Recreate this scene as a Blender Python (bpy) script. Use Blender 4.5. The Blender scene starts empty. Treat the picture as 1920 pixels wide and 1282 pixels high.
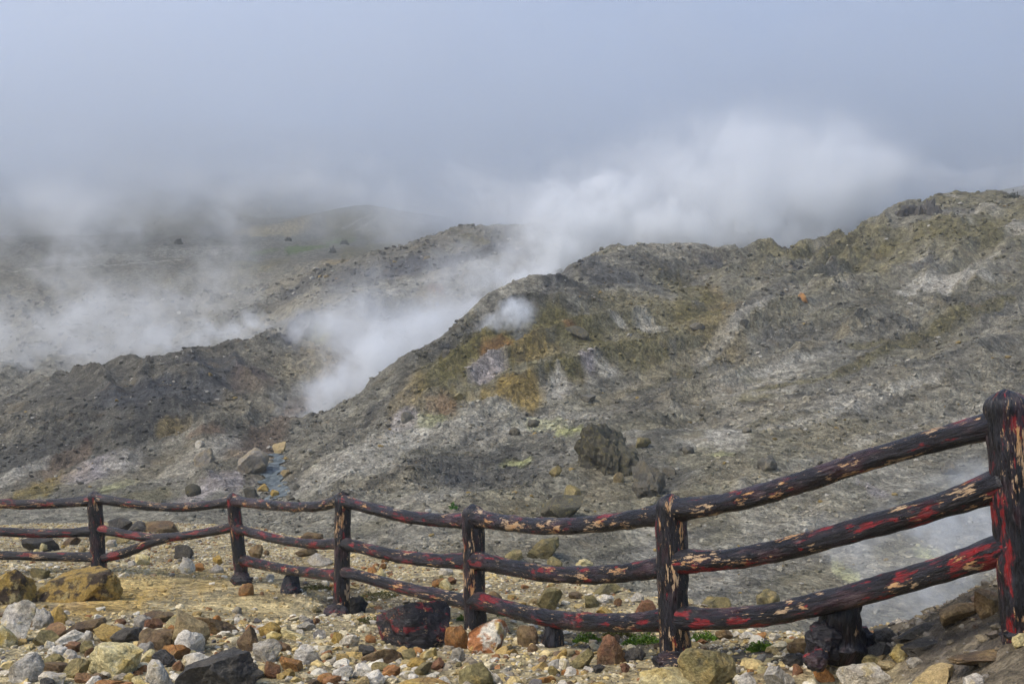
import bpy, bmesh, math, random
import numpy as np
from mathutils import Vector, Matrix, Euler

# ------------------------------------------------------------------ camera, sky, sun, exposure
SC = bpy.context.scene
COL = SC.collection
EYE, F, HOR = 1.65, 1800.0, 820.0          # eye height, focal length and horizon row in 1920-wide pixels
cam_d = bpy.data.cameras.new('camera')
cam = bpy.data.objects.new('camera', cam_d); COL.objects.link(cam)
cam.location = (0, 0, EYE); cam.rotation_euler = (math.radians(90), 0, 0)
cam_d.sensor_width = 36; cam_d.lens = 36 * F / 1920
cam_d.shift_y = (HOR - 641) / 1920
cam_d.clip_start = 0.05; cam_d.clip_end = 5000
SC.camera = cam

SUN_EL, SUN_AZ = math.radians(52), math.radians(238)
w = bpy.data.worlds.new('World'); SC.world = w; w.use_nodes = True
nt = w.node_tree; nt.nodes.clear()
sky = nt.nodes.new('ShaderNodeTexSky'); sky.sky_type = 'NISHITA'; sky.sun_disc = False
sky.sun_elevation = SUN_EL; sky.sun_rotation = SUN_AZ
sky.air_density = 1.0; sky.dust_density = 3.0; sky.ozone_density = 1.0
hs = nt.nodes.new('ShaderNodeHueSaturation'); hs.inputs['Saturation'].default_value = 1.2
bg = nt.nodes.new('ShaderNodeBackground'); bg.inputs['Strength'].default_value = 0.135
out = nt.nodes.new('ShaderNodeOutputWorld')
nt.links.new(sky.outputs[0], hs.inputs['Color']); nt.links.new(hs.outputs[0], bg.inputs[0]); nt.links.new(bg.outputs[0], out.inputs[0])

sun_d = bpy.data.lights.new('sun', 'SUN'); sun_d.energy = 1.5; sun_d.angle = math.radians(11); sun_d.color = (1, .95, .88)
sun = bpy.data.objects.new('sun', sun_d); COL.objects.link(sun)
sd = Vector((math.sin(SUN_AZ) * math.cos(SUN_EL), math.cos(SUN_AZ) * math.cos(SUN_EL), math.sin(SUN_EL)))
sun.rotation_euler = sd.to_track_quat('Z', 'Y').to_euler(); sun.location = (-30, -40, 90)

SC.view_settings.view_transform = 'Standard'; SC.view_settings.look = 'None'
SC.view_settings.gamma = 1; SC.view_settings.use_curve_mapping = False
SC.view_settings.exposure = 0.68
SC.render.engine = 'CYCLES'
cy = SC.cycles
cy.max_bounces = 10; cy.diffuse_bounces = 2; cy.glossy_bounces = 2; cy.volume_bounces = 6
cy.transparent_max_bounces = 16; cy.volume_max_steps = 256; cy.volume_step_rate = 1.0
cy.use_adaptive_sampling = True; cy.adaptive_threshold = 0.03
cy.use_denoising = True; cy.denoising_prefilter = 'ACCURATE'; cy.denoising_quality = 'HIGH'
VOL = True

# ------------------------------------------------------------------ numpy noise
def _hash(ix, iy, iz, seed):
    h = (ix.astype(np.int64) * 374761393 + iy.astype(np.int64) * 668265263 + iz.astype(np.int64) * 2147483647 * 31 + seed * 974711) & 0xffffffff
    h = ((h ^ (h >> 13)) * 1274126177) & 0xffffffff
    h = ((h ^ (h >> 16)) * 2246822519) & 0xffffffff
    return ((h ^ (h >> 15)) & 0xffff).astype(np.float32) / 65535.0
def vnoise(x, y, seed=0):
    """2-D value noise, -1..1"""
    x = np.asarray(x, np.float64); y = np.asarray(y, np.float64)
    ix = np.floor(x); iy = np.floor(y); fx = x - ix; fy = y - iy
    fx = fx * fx * fx * (fx * (fx * 6 - 15) + 10); fy = fy * fy * fy * (fy * (fy * 6 - 15) + 10)
    ix = ix.astype(np.int64); iy = iy.astype(np.int64); z = np.zeros_like(ix)
    a = _hash(ix, iy, z, seed); b = _hash(ix + 1, iy, z, seed); c = _hash(ix, iy + 1, z, seed); d = _hash(ix + 1, iy + 1, z, seed)
    return ((a + (b - a) * fx) * (1 - fy) + (c + (d - c) * fx) * fy) * 2 - 1
def fbm(x, y, octv, seed=0, gain=.5, lac=2.03):
    s = 0; a = 1; t = 0
    c, sn = math.cos(.6), math.sin(.6)
    for k in range(octv):
        s = s + a * vnoise(x, y, seed + k * 17); t += a; a *= gain
        x, y = (x * c - y * sn) * lac + 3.1, (x * sn + y * c) * lac - 1.7
    return s / t
def vnoise3(p, seed=0):
    i = np.floor(p); f = p - i; f = f * f * (3 - 2 * f); i = i.astype(np.int64); r = 0
    for dx in (0, 1):
        for dy in (0, 1):
            for dz in (0, 1):
                wgt = (f[:, 0] if dx else 1 - f[:, 0]) * (f[:, 1] if dy else 1 - f[:, 1]) * (f[:, 2] if dz else 1 - f[:, 2])
                r = r + wgt * _hash(i[:, 0] + dx, i[:, 1] + dy, i[:, 2] + dz, seed)
    return r * 2 - 1
def sstep(a, b, v):
    t = np.clip((v - a) / (b - a), 0, 1); return t * t * (3 - 2 * t)

# ------------------------------------------------------------------ terrain
NEAR = [(0,1282,6.1),(500,1282,6.2),(960,1282,6.0),(1250,1282,5.7),(1500,1282,5.35),(1750,1282,4.75),(1920,1282,4.05),
        (1908,1188,4.5),(1830,1112,5.35),(1760,1145,5.6),(1700,1180,5.75),(1600,1195,6.3),(1450,1200,6.9),(1350,1172,7.9),(1100,1100,10.3),(950,1090,11.2),
        (750,1052,14),(600,1020,17),(450,1000,19),(250,986,20.5),(0,996,20),(-250,1000,20),(300,1150,9.3),(100,1150,9.3),(700,1150,9.1),
        (188,1073,13),(458,1095,12.4),(640,1162,9.8),(890,1176,8.6),(1267,1246,6.2),(2100,1100,4.6),(2300,1100,5.2),(-300,1090,13),(-300,1282,6.2),
        (1560,1212,6.15),(850,1120,10.2),(560,1090,11.8)]
NP = np.array([((px - 960) / F * Y, Y, EYE + (HOR - py) / F * Y) for px, py, Y in NEAR] +
              [(0, 0, .15), (-6, 0, .1), (6, 0, .75), (-6, -8, .1), (6, -8, .8), (-14, 5, 0), (11, 4, .9), (3, 1.5, .6), (-13, 16, -.3), (0, 3, .12)])
def rbf_fit(P, v, c):
    d = np.sqrt(((P[:, None] - P[None]) ** 2).sum(-1) + c * c)
    A = np.zeros((len(P) + 1,) * 2); A[:-1, :-1] = d + np.eye(len(P)) * 1e-3; A[-1, :-1] = 1; A[:-1, -1] = 1
    return np.linalg.solve(A, np.append(v, 0))
def rbf_eval(P, wt, c, Q):
    o = np.empty(len(Q))
    for i in range(0, len(Q), 20000):
        q = Q[i:i + 20000]
        o[i:i + 20000] = np.sqrt(((q[:, None] - P[None]) ** 2).sum(-1) + c * c) @ wt[:-1] + wt[-1]
    return o
class Lut:
    def __init__(s, x0, x1, y0, y1, n, P, v, c):
        s.x0, s.x1, s.y0, s.y1, s.n = x0, x1, y0, y1, n
        gx, gy = np.meshgrid(np.linspace(x0, x1, n), np.linspace(y0, y1, n), indexing='ij')
        s.g = rbf_eval(P, rbf_fit(P, v, c), c, np.stack([gx.ravel(), gy.ravel()], 1)).reshape(n, n)
    def __call__(s, x, y):
        u = np.clip((x - s.x0) / (s.x1 - s.x0), 0, .99999) * (s.n - 1); v = np.clip((y - s.y0) / (s.y1 - s.y0), 0, .99999) * (s.n - 1)
        i = u.astype(int); j = v.astype(int); fu = u - i; fv = v - j; g = s.g
        return (g[i, j] * (1 - fu) + g[i + 1, j] * fu) * (1 - fv) + (g[i, j + 1] * (1 - fu) + g[i + 1, j + 1] * fu) * fv
near_lut = Lut(-15, 15, -9, 30, 160, NP[:, :2], NP[:, 2], .6)
EDGE = np.array([(-500,21.5),(0,21.2),(250,21.8),(450,20.2),(600,17.8),(750,14.8),(950,11.9),(1100,10.8),(1250,9.4),(1350,8.3),(1450,7.3),(1600,6.65),(1700,6.15),(1830,5.8),(2000,5.6),(2500,5.3)])
# far side: (column, distance, row) of the ground as surveyed along lines of sight
BG = []
def prof(px, *yp): BG.extend((px, Y, py) for Y, py in yp)
prof(-400, (22,1070),(30,1020),(38,920),(58,800),(70,800),(92,710),(125,610),(160,500),(190,450),(230,430),(300,330),(420,210))
prof(0, (18,1170),(24,1060),(30,1005),(36,935),(46,850),(58,765),(66,785),(74,775),(92,695),(122,590),(160,495),(190,450),(230,432),(300,330),(420,210))
prof(130, (12,1367),(18,1170),(24,1060),(30,1000),(36,930),(47,815),(59,706),(66,725),(74,730),(93,670),(122,580),(160,492),(190,448),(230,432),(300,330),(420,215))
prof(250, (18,1170),(23,1070),(29,1000),(36,915),(47,790),(60,688),(67,710),(75,715),(95,655),(124,570),(160,490),(190,447),(230,428),(300,335),(420,225))
prof(410, (18,1180),(23,1060),(29,985),(36,905),(48,770),(62,659),(69,685),(77,690),(97,635),(126,555),(165,480),(195,447),(230,418),(300,345),(420,235))
prof(515, (12,1367),(18,1185),(24,1060),(30,985),(36,915),(42,862),(50,790),(57,720),(65,640),(72,642),(80,636),(100,605),(130,540),(170,468),(200,447),(230,413),(300,350),(420,240))
prof(560, (36,900),(44,845),(52,790),(58,735),(65,668),(70,612),(76,622),(84,612),(95,585),(110,545),(130,510))
prof(600, (18,1160),(22,1070),(29,960),(36,880),(44,835),(52,790),(57,755),(64,680),(72,592),(79,600),(88,590),(105,545),(130,495),(172,464),(205,440),(230,400),(240,412),(300,350),(420,245))
prof(680, (16,1180),(20,1080),(28,955),(38,860),(46,800),(54,755),(62,718),(70,660),(82,562),(90,560),(105,525),(128,485),(172,464),(205,432),(230,386),(240,400),(300,350))
prof(750, (12,1260),(16,1130),(20,1070),(28,950),(36,865),(45,785),(52,700),(56,725),(63,735),(70,685),(80,600),(90,548),(105,510),(123,474),(133,490),(172,462),(205,430),(230,396),(240,410),(300,350),(420,250))
prof(840, (18,1110),(27,970),(36,865),(45,775),(50,725),(56,650),(60,680),(66,700),(76,648),(84,600),(95,540),(110,490),(127,450),(138,475),(172,460),(230,410),(300,350))
prof(920, (60,600),(64,640),(70,655),(80,610),(88,568),(100,515),(115,470),(132,438),(143,462),(172,450),(230,410))
prof(1000, (12,1280),(16,1150),(20,1075),(27,965),(36,850),(45,758),(54,655),(65,560),(69,590),(75,610),(86,570),(96,530),(106,500),(120,465),(138,432),(148,455),(180,440),(230,410),(300,350),(420,250))
prof(1060, (72,510),(77,545),(84,560),(94,540),(106,505),(122,462),(139,436),(150,460))
prof(1125, (45,757),(55,655),(66,570),(78,477),(85,510),(94,530),(106,510),(124,470),(140,455),(180,440),(300,350))
prof(1250, (10,1330),(14,1225),(18,1125),(26,975),(35,848),(45,758),(55,670),(65,590),(75,520),(84,467),(92,495),(110,520),(130,470),(180,430),(300,350),(420,255))
prof(1340, (85,486),(93,515),(110,530))
prof(1430, (55,668),(66,595),(77,528),(86,474),(94,500),(110,520),(135,460),(200,420),(300,345))
prof(1500, (8,1470),(12,1295),(16,1185),(24,995),(33,868),(45,757),(55,668),(65,598),(75,530),(86,466),(94,495),(110,515),(135,450),(200,420),(300,345),(420,255))
prof(1640, (55,664),(68,580),(80,503),(92,424),(99,450),(115,470),(150,420))
prof(1750, (8,1420),(12,1320),(17,1195),(24,1018),(33,876),(45,750),(55,660),(65,590),(80,490),(98,391),(105,415),(120,425),(150,395),(230,380),(300,340),(420,255))
prof(1900, (45,745),(55,652),(65,580),(80,480),(103,382),(110,400),(125,385),(150,360),(230,360))
prof(2050, (8,1420),(12,1310),(17,1180),(24,1010),(33,870),(45,740),(55,645),(65,570),(80,465),(106,352),(116,370),(150,350),(300,330),(420,255))
prof(2450, (10,1340),(17,1180),(24,1000),(45,730),(65,545),(80,440),(115,310),(125,330),(150,320),(300,310),(420,255))
BGA = np.array(BG, float)
bg_lut = Lut(-500, 2500, math.log(8), math.log(430), 260, np.stack([BGA[:, 0] / 500, np.log(BGA[:, 1]) * 2.2], 1) * [500, 1 / 2.2], (HOR - BGA[:, 2]) / F, .0) if False else None
_P = np.stack([BGA[:, 0] / 420, np.log(BGA[:, 1]) * 3.0], 1)
class BgLut(Lut):
    def __call__(s, px, ly): return Lut.__call__(s, px / 420, ly * 3.0)
bg_lut = BgLut(-500 / 420, 2500 / 420, math.log(8) * 3, math.log(430) * 3, 320, _P, (HOR - BGA[:, 2]) / F, .12)

def H(x, Y, detail=True):
    x = np.asarray(x, float); Y = np.asarray(Y, float)
    Yc = np.maximum(Y, 2.0); px = np.clip(960 + F * x / Yc, -500, 2500)
    zn = near_lut(x, Y)
    Yb = np.clip(Y, 9, 425)
    zb = EYE + bg_lut(px, np.log(Yb)) * Yb
    e = np.interp(px, EDGE[:, 0], EDGE[:, 1]) + fbm(x * .9, Y * .9, 3, 5) * .35
    t = sstep(0, 1, (Y - e) / (.22 * e + .3))
    z = zn * (1 - t) + zb * t
    if detail:
        k = np.clip(Y / 55, .25, 1.35) * (1 - .6 * sstep(120, 170, Y)); rg = .22 + .95 * sstep(-.12, .38, fbm(x / 6 + 40, Y / 6, 3, 71))
        n = fbm(x / 7, Y / 7, 3, 11) * .55 + fbm(x / 1.9, Y / 1.9, 4, 23) * .36 * (.35 + .75 * rg) + np.abs(fbm(x / .7, Y / .7, 3, 31)) * .16 * np.clip(45 / np.maximum(Y, 20), .4, 1.4)
        q = (x - Y * .95) / 1.4; p = (x + Y) / 1.4
        wq = q + fbm(x / 6, Y / 6, 2, 77) * 2.0
        rill = (1 - np.abs(vnoise(wq / 2.6, p / 20, 41))) * .8 + (1 - np.abs(vnoise(wq / 6.5 + 3, p / 34, 47))) * .7 + (1 - np.abs(vnoise(wq / 1.1, p / 8, 43))) * .22
        right = sstep(560, 900, px)
        q2 = (x + Y * .35); rill2 = (1 - np.abs(vnoise(q2 / 3.2 + fbm(x / 5, Y / 5, 2, 78), Y / 14, 45))) * .8
        n = n + rg * (.5 - np.abs(vnoise(x / .42, Y / .42, 61))) * .26 * np.clip(1.6 - Y / 75, 0, 1) + rg * (.5 - np.abs(vnoise(x / .2 + 3, Y / .2, 63))) * .12 * np.clip(1.5 - Y / 50, 0, 1)
        z = z + t * k * (n + (rill - .75) * 1.25 * right + (rill2 - .4) * 1.1 * (1 - right))
        z = z + (1 - t) * (fbm(x / .9, Y / .9, 4, 51) * .035 + fbm(x / .16, Y / .16, 2, 57) * .008)
    return z
_YS = np.exp(np.linspace(math.log(3.5), math.log(420), 900))
def hit(px, py):
    """first ground point on the line of sight through a photo position"""
    x = (px - 960) / F * _YS; ray = EYE + (HOR - py) / F * _YS
    d = H(x, _YS) - ray
    k = np.argmax(d > 0)
    if d[k] <= 0: k = len(_YS) - 1
    Y = _YS[k]
    if k > 0:
        a = d[k - 1] / (d[k - 1] - d[k] + 1e-9); Y = _YS[k - 1] + (Y - _YS[k - 1]) * a
    return np.array([(px - 960) / F * Y, Y, EYE + (HOR - py) / F * Y])

NU, NR = 1150, 1250
uu = np.linspace(-1, 1, NU); uu = .74 * (uu * .72 + uu ** 3 * .28)
# rows: denser between 20 and 110 m
tt = np.linspace(0, 1, 4000); lY = np.log(3.0) + (np.log(439) - np.log(3.0)) * tt
dens = 1 + 1.3 * np.exp(-((np.exp(lY) - 9 - 55) / 40) ** 2); cum = np.cumsum(dens); cum = (cum - cum[0]) / (cum[-1] - cum[0])
rows = np.exp(np.interp(np.linspace(0, 1, NR), cum, lY)) - 9
GX = uu[None, :] * (rows[:, None] + 9); GY = np.repeat(rows[:, None], NU, 1)
gx, gy = GX.ravel(), GY.ravel()
gz = H(gx, gy)
GPX = np.clip(960 + F * gx / np.maximum(gy, 2), -500, 2500)
GEDGE = np.interp(GPX, EDGE[:, 0], EDGE[:, 1])
GFAR = sstep(0, 1, (gy - GEDGE) / (.22 * GEDGE + .3))

# ------------------------------------------------------------------ mesh / object helpers
def np_mesh(name, V, Fc, smooth=False):
    """V (n,3), Fc (m,k) -> mesh"""
    me = bpy.data.meshes.new(name); V = np.asarray(V, np.float32); Fc = np.asarray(Fc, np.int32)
    me.vertices.add(len(V)); me.vertices.foreach_set('co', V.ravel())
    m, k = Fc.shape
    me.loops.add(m * k); me.loops.foreach_set('vertex_index', Fc.ravel())
    me.polygons.add(m); me.polygons.foreach_set('loop_start', np.arange(0, m * k, k, dtype=np.int32))
    me.polygons.foreach_set('use_smooth', np.full(m, smooth, bool))
    me.update(); me.validate()
    return me
def add_attr(me, name, data, typ='FLOAT_COLOR'):
    a = me.attributes.new(name, typ, 'POINT'); data = np.asarray(data, np.float32)
    if typ == 'FLOAT_COLOR':
        if data.shape[1] == 3: data = np.concatenate([data, np.ones((len(data), 1), np.float32)], 1)
        a.data.foreach_set('color', data.ravel())
    elif typ == 'FLOAT_VECTOR': a.data.foreach_set('vector', data.ravel())
    else: a.data.foreach_set('value', data.ravel())
def obj(name, me, mat=None, parent=None, loc=None):
    o = bpy.data.objects.new(name, me); COL.objects.link(o)
    if mat is not None: me.materials.append(mat)
    if parent is not None: o.parent = parent
    if loc is not None: o.location = loc
    return o
def tag(o, label=None, cat=None, group=None, kind=None):
    if label: o['label'] = label
    if cat: o['category'] = cat
    if group: o['group'] = group
    if kind: o['kind'] = kind
    return o
class NT:
    def __init__(s, name, surf=True):
        s.m = bpy.data.materials.new(name); s.m.use_nodes = True; s.t = s.m.node_tree; s.t.nodes.clear()
        s.out = s.t.nodes.new('ShaderNodeOutputMaterial')
    def n(s, typ, **kw):
        nd = s.t.nodes.new(typ)
        for k, v in kw.items():
            if k.startswith('i_'):
                key = k[2:]; key = int(key) if key.isdigit() else key.replace('_', ' ')
                if hasattr(v, 'is_output') or isinstance(v, bpy.types.NodeSocket): s.t.links.new(v, nd.inputs[key])
                else: nd.inputs[key].default_value = v
            else: setattr(nd, k, v)
        return nd
    def math(s, op, a, b=0.0, c=0.0, clamp=False):
        nd = s.t.nodes.new('ShaderNodeMath'); nd.operation = op; nd.use_clamp = clamp
        for i, v in enumerate((a, b, c)):
            if isinstance(v, bpy.types.NodeSocket): s.t.links.new(v, nd.inputs[i])
            else: nd.inputs[i].default_value = v
        return nd.outputs[0]
    def vmath(s, op, a, b=None, scale=None):
        nd = s.t.nodes.new('ShaderNodeVectorMath'); nd.operation = op
        for i, v in enumerate((a, b)):
            if v is None: continue
            if isinstance(v, bpy.types.NodeSocket): s.t.links.new(v, nd.inputs[i])
            else: nd.inputs[i].default_value = v
        if scale is not None: nd.inputs['Scale'].default_value = scale
        return nd.outputs['Value'] if op in ('LENGTH', 'DISTANCE', 'DOT_PRODUCT') else nd.outputs[0]
    def noise(s, vec, scale, detail=3, rough=.55):
        nd = s.t.nodes.new('ShaderNodeTexNoise'); nd.inputs['Scale'].default_value = scale
        nd.inputs['Detail'].default_value = detail; nd.inputs['Roughness'].default_value = rough
        s.t.links.new(vec, nd.inputs['Vector']); return nd.outputs['Fac']
    def ramp(s, v, a, b, lo=0.0, hi=1.0, smooth=True):
        nd = s.t.nodes.new('ShaderNodeMapRange'); nd.interpolation_type = 'SMOOTHSTEP' if smooth else 'LINEAR'
        s.t.links.new(v, nd.inputs['Value'])
        for i, x in ((1, a), (2, b), (3, lo), (4, hi)): nd.inputs[i].default_value = x
        return nd.outputs[0]
    def mix(s, f, a, b, blend='MIX'):
        nd = s.t.nodes.new('ShaderNodeMix'); nd.data_type = 'RGBA'; nd.blend_type = blend
        for k, v in ((0, f), (6, a), (7, b)):
            if isinstance(v, bpy.types.NodeSocket): s.t.links.new(v, nd.inputs[k])
            elif k == 0: nd.inputs[0].default_value = v
            else: nd.inputs[k].default_value = tuple(v) + (1,) if len(v) == 3 else v
        return nd.outputs[2]
    def scalecol(s, col, f):
        nd = s.t.nodes.new('ShaderNodeVectorMath'); nd.operation = 'SCALE'
        s.t.links.new(col, nd.inputs[0]); s.t.links.new(f, nd.inputs['Scale']); return nd.outputs[0]
    def principled(s, col, rough=.9, bump=None, dist=.02, strength=1.0, spec=.3):
        b = s.t.nodes.new('ShaderNodeBsdfPrincipled')
        for k, v in (('Base Color', col), ('Roughness', rough), ('Specular IOR Level', spec)):
            if isinstance(v, bpy.types.NodeSocket): s.t.links.new(v, b.inputs[k])
            else: b.inputs[k].default_value = tuple(v) + (1,) if k == 'Base Color' and len(v) == 3 else v
        if bump is not None:
            bn = s.t.nodes.new('ShaderNodeBump'); bn.inputs['Distance'].default_value = dist; bn.inputs['Strength'].default_value = strength
            s.t.links.new(bump, bn.inputs['Height']); s.t.links.new(bn.outputs[0], b.inputs['Normal'])
        s.t.links.new(b.outputs[0], s.out.inputs[0]); return s.m

# ------------------------------------------------------------------ ground colours (mineral patches placed on the slopes)
C = {k: np.array(v) for k, v in dict(
    base=(.205,.194,.150), dark=(.052,.052,.047), darkb=(.046,.050,.056), ochre=(.21,.150,.042), olive=(.120,.104,.036), rust=(.20,.090,.036),
    pale=(.39,.37,.31), mauve=(.32,.29,.285), sulfur=(.44,.45,.18), green=(.09,.13,.03), sand=(.50,.385,.165), gravel=(.39,.325,.185),
    tan=(.235,.207,.138), field=(.105,.100,.074), soil=(.080,.068,.055), ochresand=(.54,.36,.10)).items()}
wx = fbm(gx / (.05 * np.maximum(gy, 8)), gy / (.05 * np.maximum(gy, 8)), 4, 91); wy = fbm(gx / (.05 * np.maximum(gy, 8)) + 9, gy / (.05 * np.maximum(gy, 8)), 4, 93)
fine = fbm(gx / (.006 * np.maximum(gy, 8)), gy / (.012 * np.maximum(gy, 8)), 3, 97)
tint = np.tile(C['base'], (len(gx), 1))
def blend(m, col, s=1.0):
    m = np.clip(m * s, 0, 1)[:, None]; tint[:] = tint * (1 - m) + np.asarray(col) * m
def splat(px, py, rx, ry, col, s=.9, hard=.5):
    c = hit(px, py); a = hit(px, py - ry); b = hit(px, py + ry)
    RX = rx / F * c[1]; RY = np.clip(max((a[1] - b[1]) / 2, ry / F * c[1] * .8), .1, 3.2 * RX + 1)
    sel = np.nonzero((np.abs(gx - c[0]) < 2 * RX) & (np.abs(gy - c[1]) < 2 * RY))[0]
    if not len(sel): return
    d = np.sqrt(((gx[sel] - c[0]) / RX + wx[sel] * .75) ** 2 + ((gy[sel] - c[1]) / RY + wy[sel] * .75) ** 2) + fine[sel] * .38
    m = (1 - sstep(1 - hard, 1 + hard * .4, d)) * s
    tint[sel] = tint[sel] * (1 - m[:, None]) + C[col] * m[:, None]
def streak(pts, wid, col, s=.8):
    P = [hit(*p)[:2] for p in pts]; 
    lo = np.min(P, 0) - wid * 3; hi = np.max(P, 0) + wid * 3
    sel = np.nonzero((gx > lo[0]) & (gx < hi[0]) & (gy > lo[1]) & (gy < hi[1]))[0]
    if not len(sel): return
    Q = np.stack([gx[sel] + wx[sel] * wid * 1.1, gy[sel] + wy[sel] * wid * 1.1], 1); d = np.full(len(sel), 1e9)
    for a, b in zip(P[:-1], P[1:]):
        ab = b - a; t = np.clip(((Q - a) @ ab) / (ab @ ab + 1e-9), 0, 1); d = np.minimum(d, np.sqrt(((Q - a - t[:, None] * ab) ** 2).sum(1)))
    m = (1 - sstep(.3, 1.3, d / wid + fine[sel] * .45)) * s
    tint[sel] = tint[sel] * (1 - m[:, None]) + C[col] * m[:, None]
# broad zones
right = sstep(520, 760, GPX) * GFAR
blend(sstep(.0, .5, fbm(gx / 9, gy / 9, 4, 101)) * GFAR, C['tan'], .55)
blend(sstep(.05, .5, fbm(gx / 5 + 7, gy / 5, 4, 103)) * GFAR, C['dark'], .38)
blend(sstep(.1, .5, fbm((gx - gy) / 4, (gx + gy) / 20, 4, 105)) * right, C['pale'], .42)
blend(sstep(.12, .42, fbm((gx - gy) / 1.6 + 9, (gx + gy) / 13, 4, 119)) * right, C['dark'], .5)
blend(sstep(.1, .45, fbm((gx - gy) / 3 + 5, (gx + gy) / 16, 4, 107)) * right, C['olive'], .30)
blend(sstep(90, 150, gy) * sstep(1300, 300, GPX), C['field'], .7)
blend(sstep(215, 240, gy), C['olive'], .45)
blend((sstep(58, 85, gy) * sstep(1250, 1500, GPX)) * sstep(-.4, .35, fbm(gx / 4, gy / 4, 4, 109)), C['olive'], .7)
blend((sstep(30, 45, gy) * (1 - sstep(66, 72, gy)) * sstep(620, 420, GPX)) * sstep(-.7, .0, fbm(gx / 4, gy / 4, 4, 111)), C['dark'], .75)
blend(sstep(95, 112, gy) * sstep(560, 700, GPX), C['dark'], .38)
for a in [(1000,660,170,75,'olive',.5),(1200,600,150,45,'olive',.55),(880,700,100,55,'olive',.55),(1330,600,80,40,'ochre',.3),(820,745,70,40,'ochre',.3),(640,600,80,30,'ochre',.3),(600,690,90,40,'tan',.4)]: splat(*a)
# left middle hill
for a in [(330,730,150,40,'darkb',.8),(330,785,70,50,'dark',.85),(150,760,120,35,'dark',.7),(430,690,80,22,'darkb',.75),(560,605,45,14,'darkb',.75),(90,840,90,40,'dark',.6),
          (90,905,50,32,'ochre',.75),(60,925,50,20,'olive',.5),(120,870,45,35,'rust',.2),(240,905,28,14,'sulfur',.3),(190,880,70,28,'mauve',.6),(250,860,40,25,'pale',.45),
          (30,880,30,25,'pale',.5),(330,865,60,40,'tan',.6),(400,840,45,35,'pale',.35),(340,800,30,16,'ochre',.45),(300,930,70,18,'olive',.5),(420,900,50,30,'mauve',.6),
          (470,700,40,35,'rust',.15),(450,760,45,35,'tan',.5),(390,805,25,12,'rust',.3),(550,690,60,30,'tan',.6),(600,660,40,30,'ochre',.45),(600,640,25,14,'sulfur',.35),
          (800,560,45,28,'ochre',.65),(815,540,18,12,'rust',.6),(870,555,45,18,'pale',.45),(730,548,25,6,'pale',.8),(700,590,45,18,'dark',.5)]: splat(*a)
# dark ridge band behind
for a in [(740,510,70,22,'darkb',.9),(840,490,60,16,'darkb',.85),(930,468,70,14,'dark',.85),(660,530,60,18,'dark',.7),(560,545,60,18,'dark',.55),(1000,445,60,8,'olive',.6),(900,450,60,8,'olive',.6),
          (570,466,55,7,'green',.9),(640,452,25,6,'green',.7),(500,470,30,6,'green',.5),(690,470,60,14,'olive',.7),(640,490,40,14,'ochre',.4),(480,500,60,15,'olive',.5),(120,490,60,12,'dark',.4),
          (200,480,120,14,'pale',.35),(380,470,80,10,'pale',.3),(690,400,80,20,'olive',.8),(520,430,70,14,'sand',.35)]: splat(*a)
streak([(0,508),(120,500),(230,495),(340,487)], .5, 'pale', .6)
streak([(640,430),(690,405)], .5, 'pale', .5); streak([(660,435),(710,408)], .5, 'pale', .4)
# spur and right hill
for a in [(900,640,70,30,'olive',.9),(980,640,60,35,'ochre',.55),(850,680,60,30,'olive',.85),(960,740,55,35,'ochre',.9),(800,715,60,35,'olive',.8),(745,765,45,35,'ochre',.5),(1040,700,70,35,'olive',.8),
          (1090,640,70,35,'olive',.8),(1180,650,90,30,'olive',.75),(1010,600,60,20,'olive',.85),(930,655,30,12,'rust',.6),(830,760,40,20,'rust',.4),(1045,730,28,26,'pale',.85),(915,700,30,24,'mauve',.75),
          (1100,665,25,18,'mauve',.75),(1140,695,26,16,'pale',.6),(1160,605,24,12,'pale',.7),(1215,618,30,12,'pale',.6),(1060,575,60,14,'dark',.5),(1140,520,110,28,'darkb',.7),(1090,545,60,18,'dark',.7),(1330,492,60,16,'darkb',.7),
          (1240,500,60,18,'dark',.5),(740,800,30,20,'mauve',.6),(700,780,35,16,'dark',.4),(780,815,25,20,'pale',.65),(800,790,35,14,'sulfur',.35),(1330,560,50,30,'ochre',.5),(1300,590,60,20,'olive',.6),
          (1070,615,28,14,'rust',.6),(1280,545,50,20,'olive',.6),(1000,800,60,14,'sulfur',.3),(1065,808,32,12,'sulfur',.5),(960,870,26,6,'sulfur',.75),(860,900,70,20,'darkb',.5),(940,905,60,32,'dark',.55),
          (1020,850,50,14,'dark',.5),(1230,830,35,16,'dark',.6),(1240,900,50,30,'darkb',.55),(1130,930,60,40,'tan',.6),(1350,805,70,8,'pale',.6),(700,905,60,20,'tan',.6),(660,880,60,20,'pale',.35),
          (1490,640,60,22,'darkb',.5),(1560,610,80,18,'dark',.5),(1850,575,70,25,'dark',.6),(1760,540,60,14,'pale',.85),(1815,520,40,10,'pale',.7),(1700,552,30,8,'pale',.7),(1690,600,50,16,'dark',.45),
          (1500,505,60,16,'darkb',.4),(1660,470,80,20,'olive',.6),(1800,430,100,25,'olive',.8),(1600,700,80,20,'dark',.35),(1400,700,60,16,'olive',.5),(1250,740,90,10,'dark',.35),(1420,745,60,10,'olive',.6),
          (1590,820,160,50,'tan',.5),(1720,720,120,35,'tan',.4),(1380,880,60,40,'tan',.6),(1420,960,90,60,'pale',.3),(1700,900,90,50,'pale',.25),(1580,1040,70,50,'pale',.55),(1590,1080,25,30,'sulfur',.45),
          (1760,1050,40,20,'sulfur',.55),(1820,1060,60,40,'pale',.5),(1640,920,25,22,'mauve',.55),(1350,850,30,6,'sulfur',.3),(760,1000,90,40,'pale',.3),(1100,1020,60,30,'dark',.3),(1250,1040,70,50,'pale',.3)]: splat(*a)
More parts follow.
